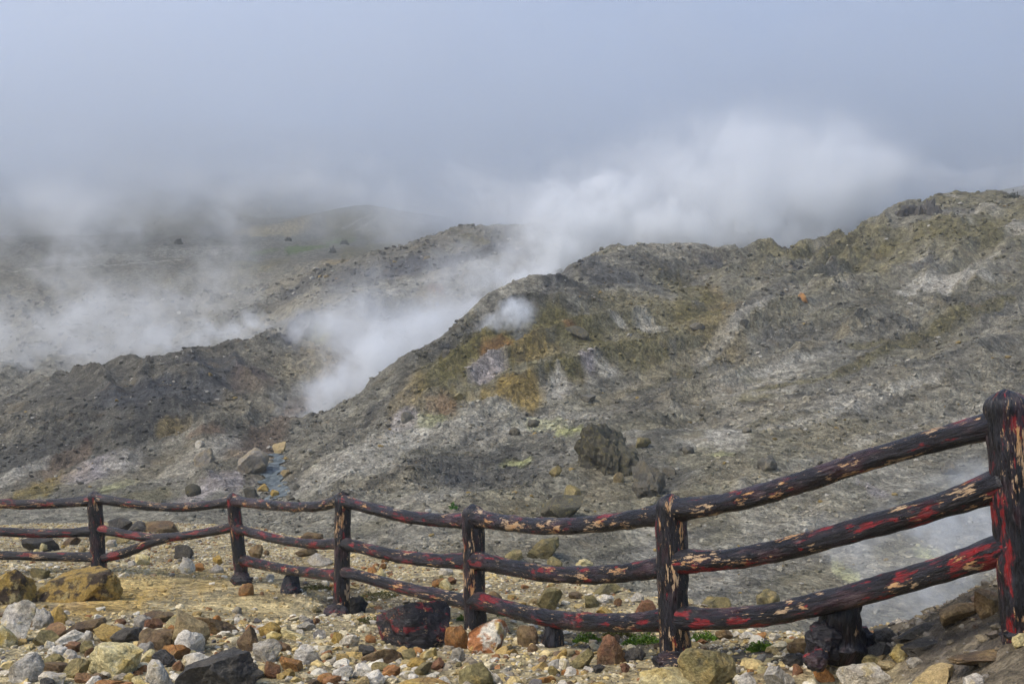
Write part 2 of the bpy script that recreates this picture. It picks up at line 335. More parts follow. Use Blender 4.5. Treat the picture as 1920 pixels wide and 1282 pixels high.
for pts, wd, c, s in [([(1760,700),(1500,790),(1280,830)], .5, 'pale', .5), ([(1900,640),(1650,700),(1400,760),(1150,790)], .6, 'dark', .45), ([(1850,760),(1600,830)], .4, 'pale', .4),
                      ([(1450,560),(1370,600),(1300,680)], .6, 'pale', .55), ([(1600,600),(1400,680),(1250,740)], .6, 'tan', .6), ([(1350,620),(1230,700),(1130,760)], .5, 'tan', .6),
                      ([(1010,770),(880,830),(760,870),(640,930)], .35, 'dark', .6), ([(780,830),(680,880),(600,920)], .4, 'pale', .4), ([(1900,560),(1760,620),(1600,650)], .6, 'olive', .6),
                      ([(1500,770),(1350,800),(1220,815)], .4, 'dark', .5), ([(1800,800),(1500,880),(1300,900)], .5, 'tan', .5), ([(820,660),(740,760),(660,830)], .5, 'dark', .3),
                      ([(1700,650),(1560,700),(1420,730)], .5, 'olive', .6), ([(1550,660),(1450,690),(1330,720)],.4,'pale',.4)]: streak(pts, wd, c, s)
for pts, wd, c, s_ in [([(455,850),(540,775),(620,715),(700,655)], .9, 'rust', .22), ([(520,700),(600,700),(680,640)], 1.2, 'tan', .5), ([(545,905),(610,835),(690,775),(760,700),(835,650)], .5, 'dark', .6), ([(560,920),(650,850),(740,800)], .9, 'pale', .4), ([(840,650),(920,600),(1000,563),(1060,512),(1130,480)], .7, 'darkb', .6)]: streak(pts, wd, c, s_)
tint_far = tint.copy()
# near shelf
tint[:] = tint_far * GFAR[:, None] + C['gravel'] * (1 - GFAR[:, None])
NEARW = 1 - GFAR
def nsplat(px, py, rx, ry, col, s): splat(px, py, rx, ry, col, s, .6)
for a in [(270,1105,130,34,'ochresand',.85),(330,1085,100,22,'sand',.8),(200,1140,110,22,'ochresand',.8),(120,1140,60,25,'rust',.3),(470,1130,90,25,'sand',.4),(60,1120,60,20,'ochre',.5),
          (1130,1200,130,26,'soil',.75),(1000,1190,70,18,'soil',.6),(700,1145,80,20,'soil',.6),(620,1150,45,20,'soil',.5),(1420,1215,140,26,'soil',.8),(1580,1220,90,20,'soil',.8),(1760,1190,110,36,'soil',.85),(1850,1215,120,26,'soil',.8),
          (1850,1150,60,25,'soil',.6),(1480,1250,80,20,'rust',.35),(1290,1210,40,18,'soil',.7),(580,1100,60,12,'soil',.4)]: nsplat(*a)
blend(sstep(.28, .46, gz + .12 * wx) * sstep(.8, 1.6, gx + .3 * wy) * (1 - GFAR), C['soil'], .85)
idx = np.arange(NR * NU).reshape(NR, NU)
quads = np.stack([idx[:-1, :-1].ravel(), idx[:-1, 1:].ravel(), idx[1:, 1:].ravel(), idx[1:, :-1].ravel()], 1)

m = NT('ground_mineral')
pos = m.n('ShaderNodeNewGeometry').outputs['Position']
att = m.n('ShaderNodeAttribute', attribute_name='tint').outputs['Color']
n1 = m.noise(pos, 1.1, 6, .68); n2 = m.noise(pos, 7.0, 5, .7); n3 = m.noise(pos, 45.0, 3, .7)
vor = m.n('ShaderNodeTexVoronoi', i_Scale=3.2, i_Vector=pos); vor2 = m.n('ShaderNodeTexVoronoi', i_Scale=14.0, i_Vector=pos)
sp = m.n('ShaderNodeSeparateColor', i_Color=vor.outputs['Color']).outputs[0]; sp2 = m.n('ShaderNodeSeparateColor', i_Color=vor2.outputs['Color']).outputs[0]
f = m.math('MULTIPLY', m.ramp(n1, .3, .7, .62, 1.35), m.ramp(n2, .3, .72, .68, 1.35))
f = m.math('MULTIPLY', f, m.ramp(sp, 0, 1, .72, 1.3, False)); f = m.math('MULTIPLY', f, m.ramp(sp2, 0, 1, .7, 1.32, False)); f = m.math('MULTIPLY', f, m.ramp(n3, .25, .75, .8, 1.2))
col = m.scalecol(att, f)
col = m.mix(m.ramp(m.noise(pos, .8, 4, .6), .55, .72, 0, .35), col, (.20, .15, .08))
hgt = m.math('ADD', m.math('MULTIPLY', n2, .5), m.math('MULTIPLY', n1, .9)); hgt = m.math('ADD', hgt, m.math('MULTIPLY', vor.outputs['Distance'], -.30)); hgt = m.math('ADD', hgt, m.math('MULTIPLY', vor2.outputs['Distance'], -.12)); hgt = m.math('ADD', hgt, m.math('MULTIPLY', n3, .08))
M_GROUND = m.principled(col, .93, hgt, .55, .8, .2)
me = np_mesh('ground', np.stack([gx, gy, gz], 1), quads, True); add_attr(me, 'tint', tint)
ground = tag(obj('ground', me, M_GROUND), kind='structure')

# ------------------------------------------------------------------ rocks
def ico(sub):
    bm = bmesh.new(); bmesh.ops.create_icosphere(bm, subdivisions=sub, radius=1)
    V = np.array([v.co[:] for v in bm.verts]); Fc = np.array([[v.index for v in f.verts] for f in bm.faces]); bm.free(); return V, Fc
ICO = {k: ico(k) for k in (1, 2, 3, 4, 5)}
def rock_shape(seed, sub, cuts=9, rough=.10, depth=(.45, .85), round_=False):
    rs = np.random.RandomState(seed); V, Fc = ICO[sub]; V = V.copy()
    V *= (1 + .22 * vnoise3(V * 1.3 + seed % 97, seed))[:, None]
    for k in range(cuts):
        nrm = rs.normal(size=3); nrm /= np.linalg.norm(nrm); d = rs.uniform(*depth)
        over = V @ nrm - d; s = over > 0
        V[s] -= nrm[None] * (over[s] * (.8 if round_ else .97))[:, None]
    nn = V / np.linalg.norm(V, axis=1)[:, None]
    V += nn * (rough * vnoise3(V * 3.1 + 5, seed + 1) + rough * .55 * vnoise3(V * 7.3, seed + 2) + rough * .3 * vnoise3(V * 15., seed + 3))[:, None]
    V -= (V.max(0) + V.min(0)) / 2; V /= np.abs(V).max(0)[None]
    return V, Fc
KIND = dict(white=((.60,.56,.475),(.36,.335,.30),(.52,.43,.22)), grey=((.34,.32,.275),(.20,.185,.165),(.36,.32,.22)), cream=((.58,.50,.26),(.44,.32,.09),(.60,.55,.38)),
            ochre=((.36,.235,.055),(.20,.115,.038),(.45,.35,.13)), orange=((.33,.145,.040),(.18,.085,.035),(.38,.22,.085)), rust=((.17,.075,.040),(.095,.055,.038),(.26,.13,.055)),
            brown=((.125,.080,.044),(.065,.047,.034),(.22,.125,.045)), dark=((.052,.052,.052),(.028,.028,.030),(.10,.088,.065)), olive=((.17,.145,.062),(.085,.078,.048),(.27,.20,.07)),
            stained=((.30,.195,.045),(.035,.022,.014),(.36,.30,.14)), tan=((.33,.25,.125),(.22,.155,.08),(.40,.33,.18)), twotone=((.56,.52,.42),(.30,.115,.04),(.46,.34,.10)),
            ash=((.22,.20,.17),(.15,.135,.12),(.27,.24,.16)), slate=((.10,.098,.085),(.058,.058,.054),(.155,.135,.08)), mossrock=((.070,.067,.048),(.034,.034,.031),(.17,.145,.05)))
DUST = dict(dark=.10, slate=.18, mossrock=.10, brown=.3, rust=.32, stained=.2, twotone=.2, white=.34, grey=.34)
def rock_mat(name, c):
    m = NT(name + '_stone'); tc = m.n('ShaderNodeTexCoord').outputs['Object']
    rnd = m.n('ShaderNodeObjectInfo').outputs['Random']
    off = m.n('ShaderNodeCombineXYZ', i_X=m.math('MULTIPLY', rnd, 37.0), i_Y=m.math('MULTIPLY', rnd, 91.0)).outputs[0]
    p = m.vmath('ADD', tc, off)
    a = m.noise(p, 5.0, 5, .6); b = m.noise(p, 9.0, 5, .65); s = m.noise(p, 38.0, 4, .7); g = m.noise(p, 120.0, 2, .7)
    big = name in ('stained', 'twotone')
    col = m.mix(m.ramp(a, .46 if not big else .47, .66 if not big else .56), c[0], c[1])
    col = m.mix(m.ramp(b, .54, .68, 0, .8), col, c[2])
    fac = m.math('MULTIPLY', m.ramp(s, .28, .72, .62, 1.3), m.ramp(g, .25, .75, .75, 1.25)); fac = m.math('MULTIPLY', fac, m.ramp(rnd, 0, 1, .8, 1.15, False))
    col = m.mix(m.ramp(m.noise(p, 3.3, 5, .7), .40, .66, .02, DUST.get(name, .42)), col, (.38, .285, .12))
    col = m.scalecol(col, fac)
    hgt = m.math('ADD', m.math('MULTIPLY', s, .6), m.math('ADD', m.math('MULTIPLY', b, .8), m.math('MULTIPLY', g, .25)))
    return m.principled(col, .8, hgt, .035, .9, .3)
RM = {k: rock_mat(k, v) for k, v in KIND.items()}

LANDMARKS = [(183,1075,'leftmost fence post'),(450,1092,'second fence post from the left'),(638,1160,'third fence post from the left'),(890,1176,'fourth fence post from the left'),
             (1265,1248,'fifth fence post from the left'),(1905,1186,'tall post at the right edge'),(772,1212,'black painted boulder'),(32,1203,'pointed white boulder'),(213,1266,'big cream yellow block'),
             (418,1285,'long dark grey boulder'),(150,1124,'big ochre stained boulder'),(1620,1288,'big white oval boulder'),(1325,1285,'round grey and yellow boulder'),(915,1220,'spiky white and rust rock'),
             (1560,1235,'black stub under the right-hand rails'),(1137,880,'largest dark boulder on the slope'),(510,880,'milky stream'),(1260,1292,'pale cream boulder at the bottom edge'),
             (716,1242,'wide brown slab'),(892,1282,'rounded olive boulder'),(410,1187,'long rust-edged slab'),(1148,1243,'rounded rust-brown boulder'),(1751,1285,'flat tan slab')]
USED = {}
def where(px, py, skip=0, full=False):
    L = sorted(LANDMARKS, key=lambda l: (l[0] - px) ** 2 + (2.2 * (l[1] - py)) ** 2)
    L = [l for l in L if (l[0] - px) ** 2 + (l[1] - py) ** 2 > 36]
    l = L[skip]; dx, dy = px - l[0], py - l[1]
    far = 'just ' if dx * dx + 4 * dy * dy < 45 ** 2 else ''
    if abs(dx) > 1.6 * abs(dy): r = ('right of' if dx > 0 else 'left of')
    else: r = ('in front of' if dy > 0 else 'behind')
    return f'{far}{r} the {l[2]}'
def unique_label(desc, px, py):
    cands = [f'{desc} {where(px, py)}', f'{desc} {where(px, py, 1)}', f'{desc} {where(px, py)} and {where(px, py, 1)}', f'{desc} {where(px, py, 1)} and {where(px, py, 2)}',
             f'{desc} {where(px, py, 2)}', f'{desc} {where(px, py, 0)} and {where(px, py, 2)}', f'{desc} {where(px, py, 3)}']
    for c in cands:
        if len(c.split()) <= 16 and c not in USED: USED[c] = 1; return c
    return None
rng = random.Random(4)
ROCK_XY = []
def place_rock(px, py0, py1, w, kind, desc, shape='block', tilt=0, Y=None, name='rock', label=None, group='loose rocks around the fence', seed=None, cat='rock', lab=True, depthk=None):
    g = hit(px, py1) if Y is None else np.array([(px - 960) / F * Y, Y, EYE + (HOR - py1) / F * Y])
    Yg = g[1]; W = w / F * Yg; Hh = (py1 - py0) / F * Yg
    ry = W / 2 * (depthk or rng.uniform(.6, .85)); 
    if Hh > W: ry = max(ry, Hh * .35)
    bury = .30 * Hh
    rz = (Hh + bury) / 2; Yc = Yg + ry * .55
    k = Yc / Yg
    cx = (px - 960) / F * Yc; cz = EYE + (HOR - py0) / F * Yc - rz * k
    sd = seed if seed is not None else rng.randrange(10 ** 6)
    sub = 4 if w >= 34 else 3
    if w > 90: sub = 5
    pr = dict(block=dict(cuts=11, rough=.07, depth=(.42, .8)), round=dict(cuts=10, rough=.06, depth=(.58, .9)), slab=dict(cuts=12, rough=.05, depth=(.4, .8)),
              lumpy=dict(cuts=4, rough=.2, depth=(.7, .95), round_=True), sharp=dict(cuts=16, rough=.06, depth=(.3, .7)), crag=dict(cuts=13, rough=.17, depth=(.4, .75)))[shape]
    V, Fc = rock_shape(sd, sub, **pr)
    if tilt:
        c, s = math.cos(math.radians(tilt)), math.sin(math.radians(tilt))
        V = V * [W / 2, ry, rz * .62]; V = np.stack([V[:, 0] * c - V[:, 2] * s, V[:, 1], V[:, 0] * s + V[:, 2] * c], 1)
        V -= (V.max(0) + V.min(0)) / 2; V *= (np.array([W / 2, ry, rz]) / np.abs(V).max(0))[None]
    else: V = V * [W / 2 * k, ry, rz * k]
    V[:, 2] += 0.0
    me = np_mesh(name, V + [0, 0, rz * k], Fc, shape == 'lumpy')
    o = obj(name, me, RM[kind], loc=(cx, Yc, cz - rz * k))
    lb = label or unique_label(desc, px, py1)
    tag(o, lb or f'{desc} lying loose on the gravel', cat, group)
    ROCK_XY.append((cx, Yc, W / 2))
    return o
ROCKS = [  # centre column, top row, base row, width, stone, description, shape, tilt
 (32,1123,1203,70,'white','big pointed white boulder with mauve underside','block',0),(80,1138,1178,40,'grey','lumpy mauve-grey stone','lumpy',0),(109,1135,1170,46,'ochre','low sandy ochre stone','slab',-12),
 (12,1170,1213,46,'cream','pale yellow-grey stone cut by the left edge','round',0),(102,1167,1195,56,'rust','flat red-brown slab','slab',8),(85,1180,1210,52,'olive','olive-brown sloping stone','block',0),
 (162,1158,1188,72,'brown','long dark brown slab','slab',12),(130,1181,1211,52,'white','angular white stone','sharp',10),(93,1200,1215,20,'white','tiny white chip','block',0),(165,1181,1202,20,'white','small white lump','lumpy',0),
 (204,1170,1203,62,'ochre','yellow ochre block','block',0),(235,1177,1206,60,'dark','dark olive slab','slab',14),(295,1175,1216,66,'brown','blocky dark brown stone','block',0),(225,1159,1171,22,'rust','small red-brown stone','block',0),
 (272,1151,1178,46,'grey','lumpy pale grey stone','lumpy',0),(290,1158,1180,34,'rust','small rusty stone','block',0),(300,1144,1166,58,'brown','dark brown stone set in the sand','slab',0),
 (213,1201,1267,102,'cream','big cream yellow block with pitted face','block',6),(136,1203,1222,31,'rust','small rust-coloured stone','block',0),(165,1200,1225,28,'olive','tan olive stone','round',0),(168,1212,1232,21,'rust','small pinkish brown stone','block',0),
 (107,1209,1231,38,'white','white crumbly stone','lumpy',0),(100,1224,1245,38,'olive','dark olive stone','slab',10),(134,1217,1243,38,'white','white stone with dark holes','lumpy',0),(50,1222,1276,68,'grey','rounded grey-green boulder','round',0),
 (105,1241,1260,49,'brown','flat brown slab','slab',-4),(141,1233,1270,47,'olive','yellow olive angular stone','block',25),(100,1258,1282,52,'white','low white stone','round',0),(87,1270,1288,31,'dark','dark blue-grey stone','round',0),
 (175,1264,1288,36,'white','clean white angular stone','sharp',12),(155,1260,1280,29,'rust','small dark red stone','block',0),(202,1272,1294,62,'orange','flat orange-brown slab','slab',0),(244,1260,1281,26,'cream','small pale round stone','round',0),
 (261,1265,1288,36,'cream','pale cream stone','sharp',0),(296,1236,1287,60,'white','blocky white stone','block',0),(272,1201,1227,33,'grey','rough grey stone','lumpy',0),(280,1215,1240,31,'cream','pale stone half hidden','block',0),
 (308,1217,1249,44,'dark','smooth dark green-grey stone','round',-20),(324,1206,1237,58,'orange','rusty wedge-shaped stone','sharp',10),(353,1178,1224,58,'white','white stone with ochre veins','block',0),(358,1140,1220,74,'tan','large tilted slab, grey-yellow with rusty end','slab',-38),
 (325,1153,1182,42,'cream','pale yellow stone','block',0),(325,1170,1188,26,'orange','small orange stone','block',0),(412,1150,1188,98,'brown','long brown slab with rusty lower edge','slab',-15),(375,1220,1260,70,'white','long white stone','round',8),
 (333,1236,1257,23,'rust','small pink-brown stone','block',0),(418,1221,1298,158,'dark','long dark grey boulder with flat faces','block',8),(466,1170,1219,46,'brown','angular olive-brown stone','sharp',0),(506,1164,1193,44,'ochre','pale olive-yellow stone','block',0),
 (513,1183,1204,33,'cream','small cream stone','block',0),(550,1178,1198,48,'cream','long cream stone','slab',-6),(501,1195,1240,57,'grey','triangular pale grey stone','block',0),(532,1201,1220,25,'rust','small red stone','block',0),
 (577,1207,1245,51,'white','rounded white stone','round',0),(511,1238,1271,29,'rust','upright rust-red block','block',0),(546,1228,1258,43,'orange','orange-brown stone','block',-15),(540,1252,1270,25,'ochre','small yellow-orange stone','round',0),
 (461,1092,1116,28,'orange','rounded orange stone','round',0),(350,1043,1074,32,'white','white pitted stone on open sand','lumpy',0),(375,1055,1071,18,'orange','little orange wedge','sharp',0),(407,1057,1074,26,'grey','small pale stone','lumpy',0),
 (345,1020,1047,33,'dark','dark grey stone','sharp',0),(478,1020,1046,28,'brown','squarish brown stone','block',0),(408,1040,1058,19,'ochre','small ochre stone','block',0),(155,1064,1126,152,'stained','big ochre stained boulder with black streaks','block',0),
 (30,1066,1132,72,'stained','ochre and rust boulder cut by the left edge','block',0),(73,1063,1084,42,'olive','flat grey-olive stone','slab',0),(74,1005,1034,68,'dark','dark grey slab behind the lower rails','slab',0),(78,1016,1034,26,'cream','pale yellow stone leaning on a dark slab','sharp',25),
 (132,1004,1022,38,'brown','brown flat stone','slab',8),(208,1011,1025,21,'white','small white stone','lumpy',0),(224,1003,1018,50,'olive','grey-olive flat stone','slab',0),(226,970,998,48,'dark','dark grey stone on the shelf edge','block',0),
 (262,976,998,36,'dark','smaller dark grey stone on the shelf edge','block',-12),(302,976,998,64,'brown','rounded brown stone on the shelf edge','round',0),(267,1038,1059,29,'cream','pale yellow round stone','round',0),(247,1050,1061,17,'white','small white stone','round',0),
 (232,1072,1082,21,'white','flat white pebble','round',0),(601,1036,1061,50,'grey','smooth grey slab','slab',-10),(575,1025,1042,42,'brown','flat brown stone','slab',0),(585,997,1012,46,'brown','dark brown stone on the shelf edge','round',0),
 (698,1062,1077,19,'orange','orange stone','block',0),(718,1055,1067,14,'orange','tiny orange stone','block',0),(716,1064,1080,19,'cream','pale stone','round',0),(823,1083,1101,27,'orange','flat orange stone','slab',10),(846,1080,1096,21,'rust','red-orange stone','block',0),
 (835,1084,1108,26,'cream','pyramid-shaped pale stone','sharp',0),(836,1063,1078,29,'grey','rounded grey stone on the shelf edge','round',0),(926,1107,1127,31,'brown','round brown stone','round',0),(1030,1101,1142,50,'olive','large dark olive stone behind the bottom rail','block',0),
 (1081,1108,1122,31,'brown','flat brown stone','slab',0),(1137,1093,1114,53,'olive','long olive stone with orange face','round',8),(1134,1113,1131,35,'white','white crumbly stone','lumpy',0),(1110,1115,1138,27,'olive','grey-olive stone','block',0),
 (1158,1120,1136,16,'rust','small rust stone','block',0),(1210,1124,1148,41,'rust','triangular rust stone behind the bottom rail','sharp',0),(1133,1137,1153,32,'ochre','ochre stone behind the bottom rail','block',0),(1195,1109,1128,25,'grey','pale grey-olive stone','block',0),
 (668,1114,1150,44,'dark','lumpy dark stone splashed with paint','lumpy',0),(655,1187,1211,37,'white','white block','block',0),(632,1183,1209,23,'ochre','ochre stone','block',0),(687,1209,1230,31,'dark','dark grey stone','block',12),(716,1212,1243,78,'brown','wide brown slab with sloping top','slab',6),
 (695,1189,1204,21,'orange','orange stone','block',0),(643,1245,1274,39,'white','round white stone','round',0),(680,1243,1269,41,'white','white angular block','block',0),(701,1256,1284,43,'white','greyish white stone','round',0),(734,1245,1268,34,'orange','orange block','block',0),
 (714,1240,1257,37,'olive','olive stone','block',0),(804,1212,1235,33,'cream','pale yellow stone','block',20),(783,1231,1253,42,'ochre','yellow stone','block',0),(765,1215,1240,29,'olive','olive-brown stone','block',0),(818,1233,1256,29,'rust','dark purple-brown stone','block',0),
 (794,1240,1265,34,'olive','brown-olive wedge','sharp',20),(762,1256,1271,28,'white','white stone','block',0),(775,1262,1277,21,'white','small white stone','lumpy',0),(739,1264,1279,21,'white','small white stone','round',0),(795,1270,1296,116,'ochre','wide yellow-brown slab at the bottom edge','slab',0),
 (680,1266,1290,35,'tan','tan stone at the bottom edge','round',0),(858,1170,1218,50,'orange','orange and olive stone','block',0),(915,1162,1222,76,'twotone','spiky white and rust rock','sharp',0),(989,1171,1213,41,'brown','dark brown upright stone','block',0),
 (1091,1214,1252,48,'olive','olive-tan stone','block',18),(1058,1233,1255,21,'white','small white stone','round',0),(1053,1214,1234,21,'ochre','small ochre stone','sharp',0),(892,1239,1288,66,'olive','rounded olive boulder at the bottom edge','round',0),(930,1262,1282,23,'white','small white stone','block',0),
 (1069,1253,1264,34,'orange','flat orange chip','slab',0),(1123,1244,1261,25,'dark','small dark grey stone','block',0),(1024,1265,1279,37,'orange','flat orange stone at the bottom edge','slab',0),(1130,1276,1296,62,'ochre','ochre stone cut by the bottom edge','slab',0),(857,1212,1241,31,'grey','grey crumbly stone','lumpy',0),
 (1148,1188,1245,58,'rust','rounded rust-brown boulder','round',0),(1190,1212,1241,45,'dark','dark crumbly block','lumpy',0),(1172,1242,1260,20,'rust','small rust stone','block',0),(1325,1210,1292,108,'olive','round boulder, grey above and yellow below','round',0),
 (1260,1247,1300,128,'cream','pale cream boulder cut by the bottom edge','block',0),(1398,1259,1290,43,'white','white smooth stone','block',10),(1357,1178,1198,33,'brown','brown stone behind the bottom rail','round',0),
 (1460,1245,1292,62,'grey','grey peaked stone at the bottom edge','sharp',0),(1548,1242,1277,48,'orange','bright rust-orange block','block',0),(1620,1240,1294,100,'white','big white oval boulder','round',-4),(1576,1229,1251,33,'cream','cream knobbly stone','lumpy',0),
 (1604,1218,1239,26,'brown','round brown stone','round',0),(1645,1200,1235,48,'dark','dark triangular stone','sharp',-15),(1636,1226,1246,42,'olive','dark olive stone','block',0),(1687,1205,1239,39,'cream','round yellow stone with dark spot on top','lumpy',0),
 (1658,1176,1209,50,'dark','dark mossy stone','lumpy',0),(1751,1245,1296,94,'tan','flat tan slab tilted at the bottom edge','slab',22),(1827,1261,1290,39,'white','white stone at the bottom edge','round',0),(1915,1186,1211,36,'cream','pale yellow stone cut by the right edge','block',0),
 (1664,1238,1256,36,'tan','flat tan oval stone','round',0),(1715,1230,1248,33,'grey','grey-white stone','lumpy',0),(1856,1103,1154,64,'brown','mauve-brown rock on the mound','block',-25),(1797,1126,1168,80,'brown','layered brown rock on the mound','slab',18),
 (1724,1164,1192,78,'dark','dark ledge of rock on the mound','slab',14),(1728,1192,1222,80,'dark','lower dark ledge of rock below the mound','slab',6),(1850,1214,1242,150,'brown','long low brown ledge below the right-hand post','slab',3),(1484,1199,1209,16,'orange','little orange pebble','round',0),
 (1499,1194,1226,46,'brown','brown-grey rough stone','lumpy',0),(1490,1225,1248,42,'dark','dark crumbly stone','lumpy',0),(1425,1185,1200,26,'orange','small orange-brown stone','block',0),(1452,1186,1200,24,'white','small white stone','block',0),(1400,1183,1197,30,'white','pale stone','block',0),
 (600,1180,1196,26,'grey','small grey stone','block',0),(590,1158,1170,20,'rust','tiny red stone','block',0),(552,1153,1163,20,'brown','small purple-brown stone','round',0),(575,1165,1182,34,'grey','flat grey stone','slab',0),(435,1265,1290,40,'rust','red-brown stone at the bottom edge','slab',0),
 (610,1262,1278,30,'orange','orange chip','slab',8),(590,1272,1290,40,'brown','brown stone at the bottom edge','block',0),(832,1268,1286,30,'white','white stone at the bottom edge','block',0),(960,1215,1228,24,'ochre','small ochre stone','block',0),(1000,1120,1134,22,'tan','tan stone behind the bottom rail','block',0),
]
for px, a, b, wd, kd, ds, sh, tl in ROCKS: place_rock(px, a, b, wd, kd, ds, sh, tl)
SLOPE = [(1137,792,886,124,'mossrock','largest boulder on the slope, split and dark olive grey','crag',0,35.5),(1217,862,932,66,'slate','cracked dark grey boulder on the slope','crag',0,None),(1055,927,972,84,'mossrock','olive-grey slab on the slope above the fence','slab',12,None),
 (1073,908,942,34,'olive','upright olive stone on an olive slab','sharp',0,None),(1041,872,893,25,'olive','small olive stone on the slope','sharp',0,None),(1206,819,840,32,'olive','olive stone touching the largest boulder','block',15,None),(1160,885,905,22,'tan','tan stone below the largest boulder','block',0,None),
 (1103,738,754,30,'slate','dark flat stone high on the slope','slab',0,None),(1080,610,634,48,'mossrock','flat dark rock on the spur','slab',-6,None),(1308,605,618,30,'slate','dark stone near the middle of the slope','block',0,None),(1505,548,564,20,'orange','orange rock on the upper slope','block',0,None),
 (472,838,888,66,'ash','square mauve-grey block beside the stream','block',0,None),(383,839,872,38,'ash','pale boulder on the left hillside','round',30,None),(375,825,839,18,'white','white stone on the left hillside','round',0,None),(523,827,851,25,'tan','yellowish block at the head of the stream','block',20,None),
 (471,911,934,28,'slate','dark rock in the gully','sharp',0,None),(494,906,922,22,'ochre','yellow-brown rock in the gully','block',0,None),(515,917,932,16,'ochre','small yellow rock in the stream','round',0,None),(362,906,930,30,'mossrock','greenish boulder low on the left hillside','round',0,None),
 (1018,1005,1047,62,'olive','olive boulder seen between the top two rails','block',20,None),(963,1029,1053,35,'olive','olive-grey round stone seen between the rails','round',20,None),(1040,1042,1062,30,'olive','small olive stone seen between the rails','block',0,None),(1096,1046,1062,34,'cream','cream stone seen between the rails','lumpy',0,None),
 (1437,852,882,38,'slate','dark rough boulder on the lower slope','lumpy',0,None),(1782,862,890,38,'slate','dark boulder just under the top right rail','lumpy',0,None),(1341,1117,1144,56,'olive','grey-olive stone past the shelf edge','block',0,None),(1440,1103,1137,46,'olive','olive boulder in the gully behind the rails','lumpy',0,None),
 (545,925,938,18,'slate','small dark stone beside the stream','block',0,None),(556,905,918,14,'slate','tiny dark stone beside the stream','block',0,None),(535,880,895,18,'tan','tan stone beside the stream','round',0,None),(1400,800,812,18,'slate','dark stone on the middle slope','block',0,None),
 (965,800,815,22,'slate','dark stone left of the pale streak','lumpy',0,None),(1000,785,800,26,'slate','dark stone on the spur foot','lumpy',0,None),(860,735,750,24,'olive','olive stone on the spur','block',0,None),(765,770,790,26,'slate','purple-black stone on the spur side','block',0,None),
 (1255,875,892,26,'slate','dark stone right of the cracked boulder','block',0,None),(1290,835,850,24,'slate','dark rubble stone right of the largest boulder','lumpy',0,None),(835,655,668,16,'slate','dark stone on the spur crest','block',0,None),(1395,598,612,18,'slate','small dark stone on the upper slope','block',0,None)]
for px, a, b, wd, kd, ds, sh, tl, Yf in SLOPE:
    place_rock(px, a, b, wd, kd, ds, sh, tl, name='boulder', label=ds, group='boulders on the crater slopes', cat='boulder')
# black outcrop on the crest: one jagged mass
Vs, Fs, o0 = [], [], 0
oc = hit(1735, 400)
for k in range(13):
    V, Fc = rock_shape(900 + k, 3, cuts=14, rough=.12, depth=(.3, .75)); dx = rng.uniform(-46, 46) / F * oc[1]
    s = rng.uniform(8, 20) / F * oc[1]; hgt = rng.uniform(1.0, 1.9) * (1.3 - abs(dx) / (60 / F * oc[1]))
    V = V * [s, s, s * hgt] + [dx, rng.uniform(-.6, .6), s * .35]; Vs.append(V); Fs.append(Fc + o0); o0 += len(V)
oo = obj('rock_outcrop', np_mesh('rock_outcrop', np.concatenate(Vs), np.concatenate(Fs)), RM['dark'], loc=(oc[0], oc[1] + .6, oc[2] - .2))
tag(oo, 'jagged black rock outcrop on the crest beside the large steam cloud', 'rock outcrop')

# small individual stones between the named ones
KW = [('white', .2), ('cream', .16), ('grey', .14), ('orange', .1), ('rust', .1), ('brown', .1), ('olive', .1), ('tan', .06), ('ochre', .06), ('dark', .05)]
WORD = dict(white='white', cream='cream', grey='grey', orange='orange', rust='rust-red', brown='brown', olive='olive', tan='tan', ochre='ochre', dark='dark grey')
def pick():
    r = rng.random()
    for k, v in KW:
        r -= v
        if r < 0: return k
    return 'tan'
cnt = 0; tries = 0
while cnt < 92 and tries < 4000:
    tries += 1
    px = rng.uniform(0, 1920); py = rng.uniform(1010, 1282)
    if py < np.interp(px, [0, 250, 450, 600, 750, 950, 1250, 1500, 1650, 1830, 1920], [1005, 995, 1012, 1030, 1060, 1098, 1130, 1190, 1215, 1225, 1225]): continue
    if 210 < px < 450 and 1072 < py < 1150: continue
    if 560 < px < 1700 and 1130 < py < 1200 and rng.random() < .6: continue
    g = hit(px, py)
    wd = rng.uniform(11, 25) * (.55 + .45 * (py - 1000) / 280)
    W = wd / F * g[1]
    if any((g[0] - a) ** 2 + (g[1] + W * .3 - b) ** 2 < (r * .9 + W * .5) ** 2 for a, b, r in ROCK_XY): continue
    kd = pick(); sh = rng.choice(['block', 'round', 'block', 'sharp', 'lumpy', 'slab'])
    shw = dict(block='blocky', round='rounded', sharp='pointed', lumpy='knobbly', slab='flat')[sh]
    asp = dict(block=.75, round=.7, sharp=.85, lumpy=.8, slab=.4)[sh]
    ds = f"{'tiny' if wd < 12 else 'small'} {shw} {WORD[kd]} stone"
    lb = unique_label(ds, px, py)
    if lb is None: continue
    place_rock(px, py - wd * asp, py, wd, kd, ds, sh, 0, label=lb); cnt += 1

